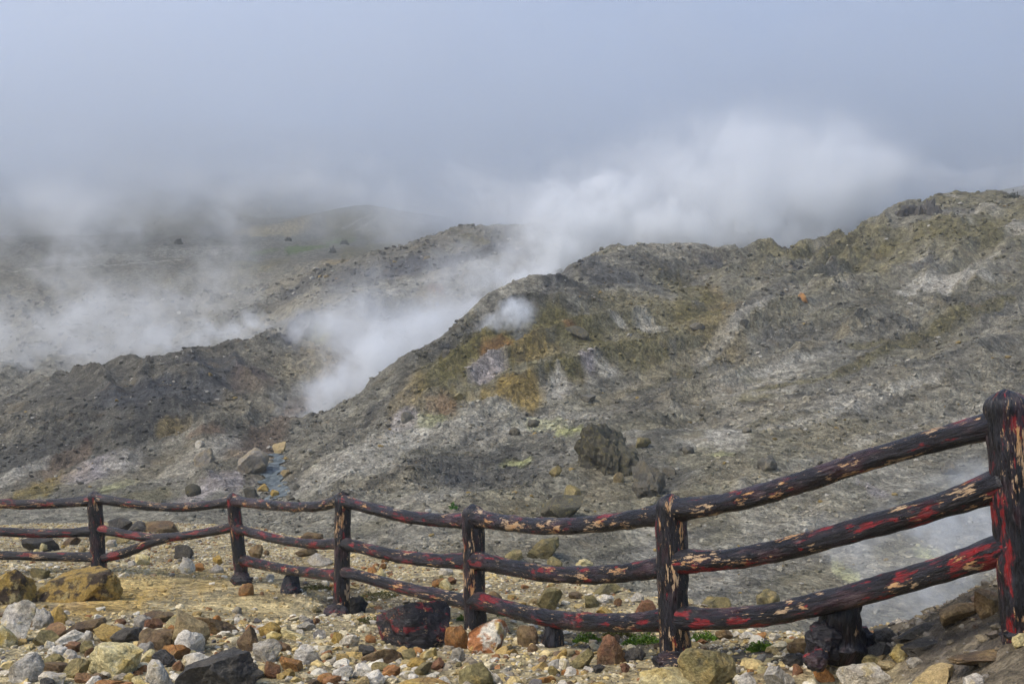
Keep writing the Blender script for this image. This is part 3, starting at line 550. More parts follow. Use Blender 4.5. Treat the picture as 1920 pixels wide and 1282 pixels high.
# ------------------------------------------------------------------ gravel and rubble (uncountable)
def scatter(name, n, sampler, colf, sub=1, seed=1, nproto=14):
    rs = np.random.RandomState(seed); x, y, s, z = sampler(rs, n); n = len(x)
    protos = [rock_shape(seed * 50 + k, sub, cuts=12 if sub > 2 else 7, rough=.09 if sub > 2 else .12, depth=(.34, .8))[0] * [1, rs.uniform(.7, 1), rs.uniform(.5, .85)] for k in range(nproto)]
    P = np.stack(protos); Fc = ICO[sub][1]; nv = P.shape[1]
    pi = rs.randint(0, nproto, n); a = rs.uniform(0, 6.283, n); V = P[pi] * s[:, None, None]
    ca, sa = np.cos(a)[:, None], np.sin(a)[:, None]
    X = V[..., 0] * ca - V[..., 1] * sa; Yv = V[..., 0] * sa + V[..., 1] * ca
    V = np.stack([X + x[:, None], Yv + y[:, None], V[..., 2] + z[:, None] + s[:, None] * .22], -1).reshape(-1, 3)
    Fa = (Fc[None] + (np.arange(n) * nv)[:, None, None]).reshape(-1, 3)
    me = np_mesh(name, V, Fa, False); add_attr(me, 'tint', np.repeat(colf(rs, x, y, z, s), nv, 0)); return me
m = NT('loose_gravel'); pos = m.n('ShaderNodeNewGeometry').outputs['Position']; att = m.n('ShaderNodeAttribute', attribute_name='tint').outputs['Color']
nz = m.noise(pos, 60.0, 3, .7); M_GRAVEL = m.principled(m.scalecol(att, m.ramp(nz, .25, .75, .65, 1.35)), .88, nz, .01, .8, .25)
GC = np.array([(.52,.45,.29),(.54,.50,.40),(.47,.36,.16),(.36,.29,.155),(.27,.23,.165),(.42,.38,.30),(.24,.12,.05),(.16,.115,.07),(.34,.24,.09),(.11,.10,.09),(.50,.40,.20)])
GP = np.array([.17,.12,.14,.13,.1,.1,.06,.05,.07,.03,.03]); GP /= GP.sum()
def near_sampler(smin, smax, ymax, pw):
    def f(rs, n):
        Y = 3.5 + (ymax - 3.5) * rs.uniform(0, 1, n) ** pw; x = rs.uniform(-.66, .66, n) * (Y + 1.2)
        px = 960 + F * x / Y; e = np.interp(px, EDGE[:, 0], EDGE[:, 1])
        ok = Y < e * 1.1
        sandy = np.zeros(n)
        for cx, cy, r in ((-4.2, 11.2, 1.9), (-3.6, 10.2, 1.6), (-4.6, 9.6, 1.4), (-3.2, 12.2, 1.1), (-2.4, 9.6, .9)):
            sandy = np.maximum(sandy, 1 - ((x - cx) ** 2 + (Y - cy) ** 2) / r ** 2)
        clump = vnoise(x / .8, Y / .8, 201)
        ok &= (rs.uniform(0, 1, n) > np.clip(sandy * 1.2, 0, .72)) & (rs.uniform(-1, 1, n) < clump + .55)
        x, Y = x[ok], Y[ok]; s = smin * (smax / smin) ** (rs.uniform(0, 1, len(x)) ** 2.4)
        return x, Y, s, H(x, Y)
    return f
def near_col(rs, x, y, z, s):
    c = GC[rs.choice(len(GC), len(x), p=GP)] * rs.uniform(.75, 1.2, (len(x), 1))
    px = 960 + F * x / np.maximum(y, 1)
    sd = np.zeros(len(x))
    for cx, cy_, r in ((-4.2, 11.2, 1.9), (-3.6, 10.2, 1.6), (-4.6, 9.6, 1.4)): sd = np.maximum(sd, 1 - ((x - cx) ** 2 + (y - cy_) ** 2) / r ** 2)
    sd = (np.clip(sd * 1.6, 0, .8) * (s < .03))[:, None]; c = c * (1 - sd) + np.array([.46, .33, .125]) * rs.uniform(.6, 1.15, (len(x), 1)) * sd
    soil = sstep(1500, 1700, px) * sstep(.35, .5, z) * .75
    return c * (1 - soil[:, None]) + np.array([.10, .09, .08]) * soil[:, None]
tag(obj('gravel', scatter('gravel', 125000, near_sampler(.007, .026, 22, .62), near_col, 1, 3), M_GRAVEL), 'cream, tan and grey gravel spread over the shelf below the fence', 'gravel', kind='stuff')
tag(obj('pebbles', scatter('pebbles', 7500, near_sampler(.02, .055, 21, .65), near_col, 2, 5), M_GRAVEL), 'loose mixed pebbles strewn among the foreground rocks', 'pebbles', kind='stuff')
def litter_sampler(rs, n):
    Y = rs.uniform(4.6, 9.2, n); x = rs.uniform(-.62, .62, n) * Y; px = 960 + F * x / Y; z = H(x, Y); py = HOR + (EYE - z) / Y * F
    p = np.interp(px, [0, 500, 800, 1000, 1250, 1550, 1700, 1920], [1, 1, .9, .45, .35, .7, .5, .25]) * sstep(1135, 1185, py) * (.4 + .6 * sstep(-.4, .4, vnoise(x / .5, Y / .5, 211)))
    ok = rs.uniform(0, 1, n) < p; x, Y, z = x[ok], Y[ok], z[ok]
    return x, Y, .018 * (3.6 ** (rs.uniform(0, 1, len(x)) ** 1.8)), z - .004
tag(obj('stone_litter', scatter('stone_litter', 3600, litter_sampler, near_col, 3, 15, 24), M_GRAVEL), 'angular stone litter packed between the larger foreground rocks', 'stones', kind='stuff')
TR = tint.reshape(NR, NU, 3)
def tint_at(x, y):
    r = np.clip(np.searchsorted(rows, y), 0, NR - 1); c = np.clip(np.searchsorted(uu, x / (y + 9)), 0, NU - 1); return TR[r, c]
def slope_sampler(rs, n):
    Y = np.exp(rs.uniform(math.log(9), math.log(130), n)); px = rs.uniform(-250, 2170, n); x = (px - 960) / F * Y
    e = np.interp(px, EDGE[:, 0], EDGE[:, 1]); cl = .5 * fbm(x / 4, Y / 4, 3, 301) + .7 * fbm(x / 6 + 40, Y / 6, 3, 71)
    ok = (Y > e * 1.12) & (rs.uniform(-.5, .6, n) < cl + .2); x, Y = x[ok], Y[ok]
    s = np.clip(.00055 * Y * (6.5 ** (rs.uniform(0, 1, len(x)) ** 5.0)), .012, .4)
    return x, Y, s, H(x, Y)
def slope_col(rs, x, y, z, s):
    c = tint_at(x, y) * rs.uniform(.5, 1.4, (len(x), 1)); k = rs.uniform(0, 1, len(x)) + .1 * (s > .0012 * y)
    c[k < .13] *= .4; c[(k > .13) & (k < .17)] = np.array([.36, .34, .29]); c[(k > .17) & (k < .19)] = np.array([.22, .16, .06])
    return c
tag(obj('slope_rubble', scatter('slope_rubble', 170000, slope_sampler, slope_col, 1, 9), M_GRAVEL), 'grey and ochre rubble scattered down the crater slopes', 'rubble', kind='stuff')

# ------------------------------------------------------------------ fence
def painted(name, red=0.0, cream=0.0):
    m = NT(name)
    g = m.n('ShaderNodeAttribute', attribute_name='grain').outputs['Vector']
    mp = lambda sx, sy: m.n('ShaderNodeMapping', i_Vector=g, i_Scale=(sx, sy, sy)).outputs[0]
    rnd = m.math('MULTIPLY', m.math('SUBTRACT', m.n('ShaderNodeObjectInfo').outputs['Random'], .5), .05)
    st = m.noise(mp(3.5, 26), 1.0, 5, .65); fn = m.noise(mp(14, 90), 1.0, 3, .7)
    pr = m.noise(mp(4.2, 12), 1.0, 5, .62); pc = m.noise(m.vmath('ADD', mp(4.4, 13), (7.3, 3.1, 9.7)), 1.0, 5, .68); pv = m.noise(m.vmath('ADD', mp(3.0, 8), (1.3, 23.1, 2.7)), 1.0, 3, .6)
    pr2 = m.math('ADD', m.math('ADD', pr, rnd), m.math('MULTIPLY', m.math('SUBTRACT', st, .5), .5)); pc2 = m.math('SUBTRACT', m.math('ADD', pc, m.math('MULTIPLY', m.math('SUBTRACT', fn, .5), .55)), rnd)
    col = m.mix(m.ramp(st, .42, .62), (.004, .004, .006), (.014, .0125, .018))
    col = m.mix(m.ramp(pv, .52, .66, 0, .55), col, (.040, .010, .016))
    col = m.mix(m.ramp(pr2, .580 + red, .635 + red, 0, .95), col, m.mix(m.ramp(fn, .4, .6), (.22, .011, .013), (.11, .009, .012)))
    col = m.mix(m.ramp(m.math('ADD', fn, m.math('MULTIPLY', m.math('SUBTRACT', pv, .5), .8)), .60, .70, 0, .22), col, (.22, .18, .175))
    col = m.mix(m.ramp(pc2, .614 + cream, .642 + cream, 0, 1), col, m.mix(m.ramp(pr, .4, .6), (.50, .36, .22), (.52, .28, .11)))
    h = m.math('ADD', m.math('MULTIPLY', st, 1.0), m.math('MULTIPLY', fn, .55)); h = m.math('SUBTRACT', h, m.math('MULTIPLY', m.ramp(pc2, .635, .675), .25))
    return m.principled(col, m.ramp(fn, .3, .7, .26, .52), h, .022, 1.0, .45)
M_LOG = painted('painted_log'); M_TAR = painted('tarred_concrete', .05, .05)
def tube(pts, rad, seg=26, per=None, seed=0, cap=True, rnoise=.10, dome=False):
    """bark-like tube through points; returns V, F(quads), grain"""
    pts = np.array(pts, float); L = np.concatenate([[0], np.cumsum(np.linalg.norm(np.diff(pts, axis=0), axis=1))])
    n = max(10, int(L[-1] / (per or .022)))
    t = np.linspace(0, L[-1], n)
    # smooth interpolation (Catmull-Rom like)
    def cr(k):
        v = pts[:, k]; d = np.gradient(v, L); i = np.clip(np.searchsorted(L, t, 'right') - 1, 0, len(L) - 2)
        h = L[i + 1] - L[i]; u = (t - L[i]) / h
        return (2*u**3-3*u**2+1)*v[i] + (u**3-2*u**2+u)*h*d[i] + (-2*u**3+3*u**2)*v[i+1] + (u**3-u**2)*h*d[i+1]
    P = np.stack([cr(0), cr(1), cr(2)], 1); T = np.gradient(P, axis=0); T /= np.linalg.norm(T, axis=1)[:, None]
    up = np.array([0, 0, 1.]) if abs(T[0, 2]) < .8 else np.array([0, 1., 0])
    A = np.cross(T, up); A /= np.linalg.norm(A, axis=1)[:, None]; B = np.cross(A, T)
    th = np.linspace(0, 2 * math.pi, seg, endpoint=False)
    R = np.interp(t, np.linspace(0, L[-1], len(rad)), rad) if hasattr(rad, '__len__') else np.full(n, rad)
    S = np.repeat(t[:, None], seg, 1); TH = np.repeat(th[None], n, 0); R0 = np.mean(R)
    q = np.stack([(S * 7).ravel(), np.cos(TH).ravel() * 1.7 + seed, np.sin(TH).ravel() * 1.7], 1)
    nz = vnoise3(q, seed) + .6 * vnoise3(q * [1.6, 3, 3], seed + 3) + .45 * vnoise3(q * [3, 6, 6], seed + 5)
    RR = R[:, None] * (1 + rnoise * nz.reshape(n, seg))
    if dome: RR[-1] *= .55; RR[-2] *= .82; RR[-3] *= .94
    V = P[:, None] + A[:, None] * (RR * np.cos(TH))[..., None] + B[:, None] * (RR * np.sin(TH))[..., None]
    grain = np.stack([S + seed * 1.37, R0 * np.cos(TH) + seed * .71, R0 * np.sin(TH)], -1).reshape(-1, 3)
    V = V.reshape(-1, 3); ii = np.arange(n * seg).reshape(n, seg); jn = np.roll(ii, -1, 1)
    Fq = np.stack([ii[:-1].ravel(), jn[:-1].ravel(), jn[1:].ravel(), ii[1:].ravel()], 1)
    c0, c1 = len(V), len(V) + 1
    V = np.concatenate([V, P[:1] - T[:1] * .004, P[-1:] + T[-1:] * (R[-1] * (.25 if dome else .05))])
    grain = np.concatenate([grain, grain[:1], grain[-3:-2]])
    caps = [[jn[0, k], ii[0, k], c0, c0] for k in range(seg)] + [[ii[-1, k], jn[-1, k], c1, c1] for k in range(seg)]
    return V, Fq, grain, np.array(caps)[:, :3]
def tube_obj(name, parent, *a, mat=None, **k):
    V, Fq, g, caps = tube(*a, **k)
    V = V - np.array(FENCE_AT)
    tri = np.concatenate([Fq[:, [0, 1, 2]], Fq[:, [0, 2, 3]], caps]); me = np_mesh(name, V, tri, True); add_attr(me, 'grain', g, 'FLOAT_VECTOR')
    return obj(name, me, mat or M_LOG, parent)
def W3(px, py, Y): return ((px - 960) / F * Y, Y, EYE + (HOR - py) / F * Y)
POSTS = [((-118,925),(-112,1078),24,12.8),((176,923),(188,1078),27,13.0),((436,926),(457,1098),25,12.4),((643,929),(640,1168),31,9.8),((887,949),(891,1182),41,8.5),((1257,931),(1267,1254),57,6.2),((1884,738),(1925,1192),76,4.5),((2850,640),(2860,1180),86,4.0)]
FENCE_AT = W3(1267, 1250, 6.2)
fence = bpy.data.objects.new('rustic_fence', None); COL.objects.link(fence); fence.location = FENCE_AT
tag(fence, 'rustic log-look fence daubed black, red and cream along the drop', 'fence')
PY = [p[3] for p in POSTS]
for k, (tp, bt, wd, Y) in enumerate(POSTS):
    r = wd / 2 / F * Y; a, b = np.array(W3(*bt, Y)), np.array(W3(*tp, Y)); a[2] -= .12
    tube_obj('post', fence, [a, a * .67 + b * .33, a * .33 + b * .67, b], [r * 1.06, r * 1.0, r * .97, r * .98, r * 1.02], 30, .02, 10 + k, rnoise=.085, dome=True)
def rail(k, pts, px_w, seed):
    """rail between post k and k+1 through photo points at the fence's own depth"""
    x0, x1 = pts[0][0], pts[-1][0]; i0, i1 = 1 / PY[k], 1 / PY[k + 1]
    P = [W3(x, y, 1 / (i0 + (i1 - i0) * (x - x0) / (x1 - x0))) for x, y in pts]
    ra, rb = px_w[0] / 2 / F * PY[k], px_w[1] / 2 / F * PY[k + 1]; r = [ra * 1.3, ra * 1.05] + [ra + (rb - ra) * i / 8 for i in range(1, 8)] + [rb * 1.05, rb * 1.3]
    return tube_obj('rail', fence, P, r, 24, .02, seed, rnoise=.09)
RAILS = [(0, [(-115,935),(0,944),(80,945),(176,938)], (17,18)), (0, [(-115,990),(0,996),(80,1000),(178,996)], (17,17)), (0, [(-115,1040),(0,1041),(90,1043),(184,1044)], (16,17)),
 (1, [(176,934),(230,942),(300,950),(370,949),(436,940)], (17,17)), (1, [(180,991),(235,1001),(280,1008),(330,1006),(390,997),(446,986)], (16,17)),
 (2, [(440,939),(500,946),(560,950),(610,946),(643,934)], (18,20)), (2, [(444,991),(490,1003),(545,1015),(600,1020),(642,1018)], (17,19)), (2, [(455,1050),(500,1060),(560,1071),(610,1076),(641,1080)], (18,21)),
 (3, [(643,940),(700,954),(750,966),(820,975),(888,977)], (20,27)), (3, [(642,1018),(700,1032),(750,1043),(815,1050),(889,1052)], (21,28)), (3, [(641,1070),(700,1086),(760,1103),(820,1116),(890,1130)], (20,28)),
 (4, [(888,970),(950,980),(1010,986),(1080,985),(1160,977),(1258,961)], (29,36)), (4, [(889,1048),(960,1064),(1040,1076),(1120,1077),(1190,1071),(1262,1060)], (29,37)), (4, [(890,1124),(960,1143),(1040,1160),(1120,1166),(1190,1166),(1264,1162)], (30,37)),
 (5, [(1258,958),(1330,948),(1400,934),(1500,905),(1600,871),(1740,829),(1886,790)], (36,45)), (5, [(1262,1053),(1340,1050),(1420,1040),(1530,1014),(1640,984),(1760,949),(1892,904)], (38,50)), (5, [(1264,1158),(1340,1160),(1420,1154),(1520,1136),(1620,1110),(1750,1072),(1905,1022)], (38,52)),
 (6, [(1886,790),(2200,760),(2520,725),(2850,690)], (36,52)), (6, [(1892,904),(2200,890),(2520,860),(2853,820)], (38,54)), (6, [(1905,1022),(2200,1015),(2520,990),(2856,960)], (38,54))]
for n, (k, pts, pw) in enumerate(RAILS): rail(k, pts, pw, 30 + n)
# broken lower rail that climbs to meet the middle one
x0, x1 = 185, 318
tube_obj('rail', fence, [W3(185,1048,13.0), W3(235,1036,12.9), W3(280,1018,12.75), W3(318,1009,12.65)], [.062,.066,.06,.05], 24, .02, 71, rnoise=.1)
# short stubs and concrete feet
def stub(pts, rad, seed): return tube_obj('stub', fence, pts, rad, 24, .02, seed, rnoise=.22, mat=M_TAR)
stub([W3(543,1128,11.2), W3(545,1100,11.2), W3(549,1078,11.2)], [.125,.115,.07], 81)
stub([W3(1036,1210,7.45), W3(1038,1185,7.45), W3(1040,1165,7.45)], [.085,.075,.06], 82)
stub([W3(1566,1240,5.45), W3(1572,1200,5.45), W3(1578,1150,5.4), W3(1580,1120,5.4)], [.16,.15,.12,.10], 83)
def foot(px, py0, py1, wd, Y, seed, sx=1.0):
    V, Fc = rock_shape(seed, 4, cuts=4, rough=.2, depth=(.7, .95), round_=True); r = wd / 2 / F * Y; hh = (py1 - py0) / F * Y
    V = V * [r, r * .8, hh * .62]; c = np.array(W3(px, (py0 + py1) / 2 + 3, Y)); 
    me = np_mesh('foot', V + c - np.array(FENCE_AT), Fc, True); add_attr(me, 'grain', V * [1, 1, 1] + seed * .37, 'FLOAT_VECTOR'); return obj('foot', me, M_TAR, fence)
foot(452,1072,1100,44,12.3,201); foot(632,1130,1172,50,9.7,202); foot(1545,1165,1232,76,5.35,203); foot(1610,1172,1225,64,5.6,204); foot(1530,1212,1252,50,5.2,205); foot(1262,1215,1258,78,6.15,206); foot(1925,1170,1205,100,4.5,207); foot(545,1090,1130,40,11.1,208)
# painted boulder under the fence
def painted_rock(px, py0, py1, wd, seed, label, cuts=9):
    g = hit(px, py1); Y = g[1] + .18; W = wd / F * Y; hh = (py1 - py0) / F * Y
    V, Fc = rock_shape(seed, 5, cuts=cuts, rough=.07, depth=(.5, .85)); V = V * [W / 2, W * .36, hh * .62]
    me = np_mesh('painted_boulder', V + [0, 0, hh * .62], Fc, True); add_attr(me, 'grain', V * [.8, 1.1, 1.1] + seed, 'FLOAT_VECTOR')
    o = obj('painted_boulder', me, M_LOG, loc=((px - 960) / F * Y, Y, EYE + (HOR - py0) / F * Y - hh * 1.24)); tag(o, label, 'boulder')
painted_rock(774, 1122, 1216, 142, 311, 'black painted boulder with red blotches resting under the bottom rail')

# ------------------------------------------------------------------ moss and plants
def leaf_mat(name, a, b):
    m = NT(name); p = m.n('ShaderNodeNewGeometry').outputs['Position']; nz = m.noise(p, 40, 3, .6)
    return m.principled(m.mix(m.ramp(nz, .3, .7), a, b), .7, spec=.25)
M_MOSS = leaf_mat('moss', (.035, .085, .008), (.14, .24, .02)); M_MOSSB = leaf_mat('dry_moss', (.05, .05, .015), (.12, .12, .03)); M_SHRUB = leaf_mat('shrub_leaf', (.025, .03, .015), (.06, .065, .03))
def tuft(name, px, py, wd, hh, n, label, mat, cat='moss', seed=0, leaf=.02, group='moss tufts along the foot of the fence'):
    g = hit(px, py); Y = g[1] + .08; rs = np.random.RandomState(seed); W = wd / F * Y / 2; Hh = hh / F * Y
    c = np.array([(px - 960) / F * Y, Y, float(H((px - 960) / F * Y, Y))])
    a = rs.uniform(0, 6.283, n); r = np.sqrt(rs.uniform(0, 1, n)); lump = .6 + .4 * np.sin(a * 3 + seed) * np.cos(r * 5)
    bx, by = r * np.cos(a) * W, r * np.sin(a) * W * .6; bz = rs.uniform(0, 1, n) * Hh * np.clip(1.05 - r * r, .1, 1) * lump + bx * 0 + (H(c[0] + bx, c[1] + by) - c[2])
    V = []; 
    d = rs.normal(size=(n, 3)) * [1, 1, .8] + [0, 0, .7]; d /= np.linalg.norm(d, axis=1)[:, None]; s = np.cross(d, rs.normal(size=(n, 3))); s /= np.linalg.norm(s, axis=1)[:, None]
    B = np.stack([bx, by, bz], 1); l = leaf * rs.uniform(.6, 1.3, (n, 1))
    V = np.stack([B, B + d * l * .5 + s * l * .28, B + d * l, B + d * l * .5 - s * l * .28], 1).reshape(-1, 3)
    me = np_mesh(name, V, np.arange(4 * n).reshape(n, 4)); o = obj(name, me, mat, loc=c); tag(o, label, cat, group); return o
TUFTS = [(1100,1205,52,28,900,'bright green moss tuft left of the rust-brown boulder'),(1205,1208,76,26,1100,'wide green moss patch left of the fifth post'),(1318,1204,52,22,800,'bright green tuft just right of the fifth post'),(1425,1222,52,22,800,'bright green moss tuft between the fifth post and the black stub'),
         (866,1166,20,16,350,'small green moss tuft beside the fourth post'),(946,1158,26,10,350,'small green moss tuft under the rail right of the fourth post')]
for k, (px, py, wd, hh, n, lb) in enumerate(TUFTS): tuft('moss_tuft', px, py, wd, hh, n, lb, M_MOSS, seed=k + 1)
for k, (px, py, wd, hh, n, lb) in enumerate([(595,1106,56,12,700,'olive moss patch left of the third post'),(710,1122,80,14,900,'olive moss patch right of the third post'),(770,1140,70,12,800,'olive moss strip behind the painted boulder'),(1160,1195,60,16,700,'brown-green moss behind the rust-brown boulder'),(690,1170,50,14,500,'dry brown moss left of the painted boulder')]):
    tuft('moss_tuft', px, py, wd, hh, n, lb, M_MOSSB, seed=k + 20)
tuft('sprig', 851, 956, 12, 14, 40, 'tiny green sprig showing above the top rail', leaf_mat('sprig_leaf', (.05, .12, .02), (.08, .2, .03)), 'plant', 61, .12, None)
for k, (px, py, wd, hh, lb) in enumerate([(335,458,14,14,'tiny dark shrub at the far edge of the left field'),(624,474,10,16,'small dark shrub beside the green patch'),(646,458,14,12,'dark bush behind the green patch'),(540,452,12,9,'low dark bush left of the green patch'),(1900,372,22,16,'dark bush on the right-hand skyline')]):
    tuft('shrub', px, py, wd, hh, 260, lb, M_SHRUB, 'shrub', 70 + k, .35 if px < 1500 else .2, 'far dark shrubs')

# ------------------------------------------------------------------ stream
SP = [(516,845,1.3),(517,856,1.6),(518,868,1.7),(512,885,2.2),(508,900,2.4),(514,915,2.2),(520,935,2.4)]
pts = [hit(a, b) for a, b, c in SP]; n = 60
tt = np.linspace(0, len(pts) - 1, n); Pm = np.array(pts); cx = np.interp(tt, range(len(pts)), Pm[:, 0]); cyv = np.interp(tt, range(len(pts)), Pm[:, 1]); ww = np.interp(tt, range(len(pts)), [s[2] for s in SP]) * .15 * (1 + .35 * vnoise(tt * 2.1, tt * 0, 5))
V = []
for k in range(n):
    for j in range(7):
        xx = cx[k] + ww[k] * (j / 3 - 1) + .15 * math.sin(k * .7)
        V.append((xx, cyv[k], 0))
V = np.array(V); hz = H(V[:, 0], V[:, 1]).reshape(n, 7); V[:, 2] = (hz.min(1)[:, None] * .35 + hz * .65 + .07).ravel()
ii = np.arange(n * 7).reshape(n, 7); Fq = np.stack([ii[:-1, :-1].ravel(), ii[:-1, 1:].ravel(), ii[1:, 1:].ravel(), ii[1:, :-1].ravel()], 1)
m = NT('milky_water'); p = m.n('ShaderNodeNewGeometry').outputs['Position']; nz = m.noise(p, 5, 4, .6)
tag(obj('stream', np_mesh('stream', V, Fq, True), m.principled(m.mix(m.ramp(nz, .42, .62), (.055, .07, .072), (.15, .175, .18)), .55, nz, .08, .6, .2)), kind='structure')

# ------------------------------------------------------------------ air: haze, mist, steam
def vol_mat(name, dens_fn, col=(.97, .98, 1.0), aniso=.2, step=1.0):
    m = NT(name); v = m.n('ShaderNodeVolumePrincipled'); v.inputs['Color'].default_value = (*col, 1); v.inputs['Anisotropy'].default_value = aniso
    d = dens_fn(m)
    if isinstance(d, bpy.types.NodeSocket): m.t.links.new(d, v.inputs['Density'])
    else: v.inputs['Density'].default_value = d
    m.t.links.new(v.outputs[0], m.out.inputs['Volume']); m.m.cycles.volume_step_rate = step
    try: m.m.cycles.volume_sampling = 'MULTIPLE_IMPORTANCE'
    except Exception: pass
    return m.m
def box_mesh(name, a, b):
    V = [(x, y, z) for x in (a[0], b[0]) for y in (a[1], b[1]) for z in (a[2], b[2])]
    Fq = [(0, 1, 3, 2), (4, 6, 7, 5), (0, 4, 5, 1), (2, 3, 7, 6), (0, 2, 6, 4), (1, 5, 7, 3)]
    return np_mesh(name, V, Fq)
if VOL:
    hz = obj('haze', box_mesh('haze', (-420, -30, float(gz.min()) - 1.5), (420, 470, 176)), vol_mat('haze_air', lambda m: .0010, (.94, .97, 1.0), .3))
    tag(hz, kind='stuff', label='thin pale haze filling the crater air', cat='haze')
    def mist(m):
        p = m.n('ShaderNodeNewGeometry').outputs['Position']
        n = m.noise(p, .022, 5, .6); x = m.n('ShaderNodeSeparateXYZ', i_0=p)
        X, Y, Z = x.outputs
        # underside of the cloud: lower to the right, where it lies on the crest
        base = m.math('ADD', m.ramp(X, -48, 4, 39, 5), m.math('MULTIPLY', m.math('SUBTRACT', n, .5), 105.0))
        base = m.math('ADD', base, m.ramp(Y, 140, 300, 0, 12))
        up = m.math('MULTIPLY', m.math('SUBTRACT', Z, base), 1 / 44.0, clamp=True)
        n2 = m.noise(m.vmath('MULTIPLY', p, (1, 1, 1.5)), .045, 5, .62)
        rag = m.math('MAXIMUM', m.ramp(n2, .36, .64, .12, 1.6), m.ramp(Z, 45, 95))
        front = m.ramp(Y, 118, 160); top = m.ramp(Z, 135, 50)
        return m.math('MULTIPLY', m.math('MULTIPLY', m.math('MULTIPLY', up, rag), .042), m.math('MULTIPLY', front, top))
    ms = obj('mist_bank', box_mesh('mist_bank', (-300, 112, 8), (300, 330, 170)), vol_mat('mist', mist, (.925, .96, 1.0), .65, .5))
    tag(ms, kind='stuff', label='low cloud covering the far mountainside', cat='mist')

def plume(blobs, dens, label, seed=0, warp=.5, step=.6, nscale=1.0, soft=1.0, cat='steam'):
    """blobs: (px, py, Y, rx_px, ry_px, weight) -> closed billowing mesh with a soft density inside"""
    cs = [(np.array(W3(px, py, Y)), np.array([rx / F * Y, (rx * .5 + ry * .5) / F * Y, ry / F * Y]), wt) for px, py, Y, rx, ry, wt in blobs]
    org = cs[0][0]; R0 = float(np.mean([c[1].mean() for c in cs]))
    bm = bmesh.new()
    for k, (c, r, wt) in enumerate(cs):
        V, Fc = ICO[3]; V = V * (r * 1.4) + (c - org); vs = [bm.verts.new(v) for v in V]
        for f in Fc: bm.faces.new([vs[i] for i in f])
    me = bpy.data.meshes.new('steam_plume'); bm.to_mesh(me); bm.free()
    def dfn(m):
        p0 = m.n('ShaderNodeTexCoord').outputs['Object']
        sc = nscale / R0
        nz = m.n('ShaderNodeTexNoise', i_Scale=sc * 1.3, i_Detail=5.0, i_Roughness=.62, i_Vector=m.vmath('ADD', p0, (seed * 13.1, seed * 7.7, 0)))
        p = m.vmath('ADD', p0, m.vmath('SCALE', m.vmath('SUBTRACT', nz.outputs['Color'], (.5, .5, .5)), scale=R0 * warp * 2.2))
        tot = None
        for c, r, wt in cs:
            q = m.vmath('MULTIPLY', m.vmath('SUBTRACT', p, tuple(c - org)), tuple(1 / r))
            d = m.ramp(m.vmath('LENGTH', q), 1.0, .05, 0, wt)
            tot = d if tot is None else m.math('MAXIMUM', tot, d)
        tot = m.math('MULTIPLY', tot, m.ramp(m.noise(m.vmath('ADD', p0, (seed * 3.7, 5.0, seed * 1.9)), sc * 4.2, 4, .6), .36, .62, .5, 1.2))
        return m.math('MULTIPLY', m.math('MULTIPLY', tot, m.ramp(nz.outputs['Fac'], .34, .62, .12, 1.0)), dens)
    o = obj('steam_plume', me, vol_mat('steam', dfn, (.965, .985, 1.0), .35, step), loc=tuple(org))
    if len(cs) > 1:
        rm = o.modifiers.new('union', 'REMESH'); rm.mode = 'VOXEL'; rm.voxel_size = R0 * .22
    tag(o, label, cat, 'steam rising from the vents')
    return o
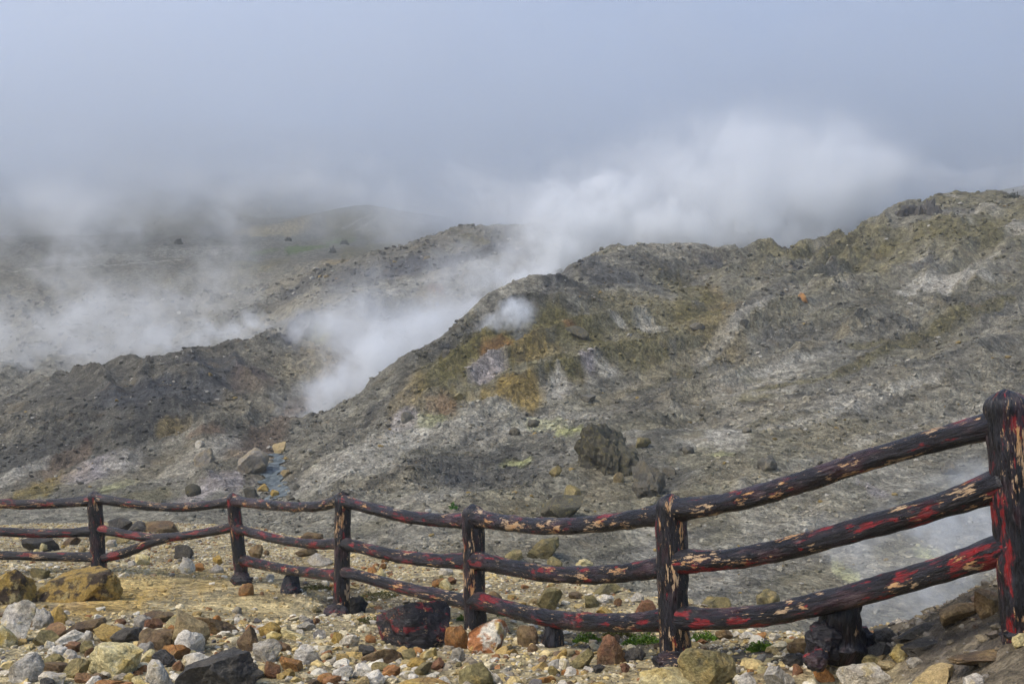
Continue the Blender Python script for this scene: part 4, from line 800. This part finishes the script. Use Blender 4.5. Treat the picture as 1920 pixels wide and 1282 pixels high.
if VOL:
    plume([(968,588,54,50,42,1),(925,608,54,44,30,.6),(970,650,54,30,44,.18),(890,628,55,40,20,.3)], 3.0, 'small dense white steam puff on the nose of the spur', 1, .55, .5, 1.3)
    plume([(890,590,86,90,40,.5),(1000,525,92,85,50,.9),(1060,480,96,85,55,1),(1110,425,98,90,65,1),(1150,375,100,95,60,.75),(1210,440,100,100,65,.9),(1050,390,100,80,50,.5),(1060,430,98,190,120,.2)], 2.1, 'white steam column climbing out of the gully behind the spur', 2, .8)
    plume([(1290,440,97,130,60,.9),(1400,420,98,130,75,1),(1500,395,99,130,95,1),(1580,362,100,105,88,.95),(1640,318,101,85,70,.8),(1480,458,97,120,34,.9),(1420,340,100,150,65,.3),(1560,290,102,130,55,.35),(1420,340,100,360,160,.22)], 1.8, 'large white steam cloud lying along the crest', 3, .8)
    plume([(870,590,74,95,55,.5),(790,630,64,120,85,.9),(705,680,59,125,95,1),(645,740,55,110,75,.75),(580,765,52,95,50,.4),(620,640,68,120,80,.5),(740,630,64,260,150,.22),(900,520,90,160,90,.2)], 1.7, 'grey-white steam drifting up the gully left of the spur', 4, .7)
    plume([(490,605,80,46,26,1),(425,628,78,95,40,.9),(310,645,77,140,55,.5),(180,670,76,130,60,.3)], .85, 'bright low steam streak behind the left ridge', 5, .6)
    plume([(210,600,88,190,110,.8),(60,640,90,170,100,.8),(330,590,92,140,90,.7)], .30, 'broad thin steam veil over the far left slope', 6, .9)
    plume([(430,540,105,105,95,.8),(435,440,107,90,90,.6)], .16, 'thin upright steam wisp above the left field', 7, .9)
    plume([(125,500,108,100,105,.8),(130,390,112,95,90,.7)], .15, 'thin steam wisp at the far left', 8, .9)
    plume([(1790,1000,15.5,150,90,1),(1730,1110,13.5,150,95,1),(1630,1160,12.5,100,60,.7),(1850,920,17,130,70,.6),(1640,1020,16,150,100,.3)], 2.0, 'pale steam pooled in the hollow behind the right-hand rails', 9, .7)
    plume([(860,720,46,60,24,.5),(880,850,38,80,40,.6)], .12, 'faint steam wisp low on the right-hand slope', 10, .8)
    plume([(760,410,135,230,60,.8),(940,380,135,200,80,1),(600,350,140,220,70,.7),(1120,330,135,200,80,.8)], .12, 'grey steam drifting low over the ridges behind the gully', 11, 1.0, .8, 1.2)
    plume([(160,400,150,260,80,.8),(-60,470,140,160,70,.6),(380,350,155,200,70,.7)], .11, 'ragged steam drifting over the hills at the far left', 12, 1.0, .8, 1.2)
    plume([(1860,345,108,150,42,1),(1980,330,110,140,50,.9),(1760,340,108,90,40,.8)], .2, 'thin steam trailing over the right-hand skyline', 13, 1.0, .8, 1.2)
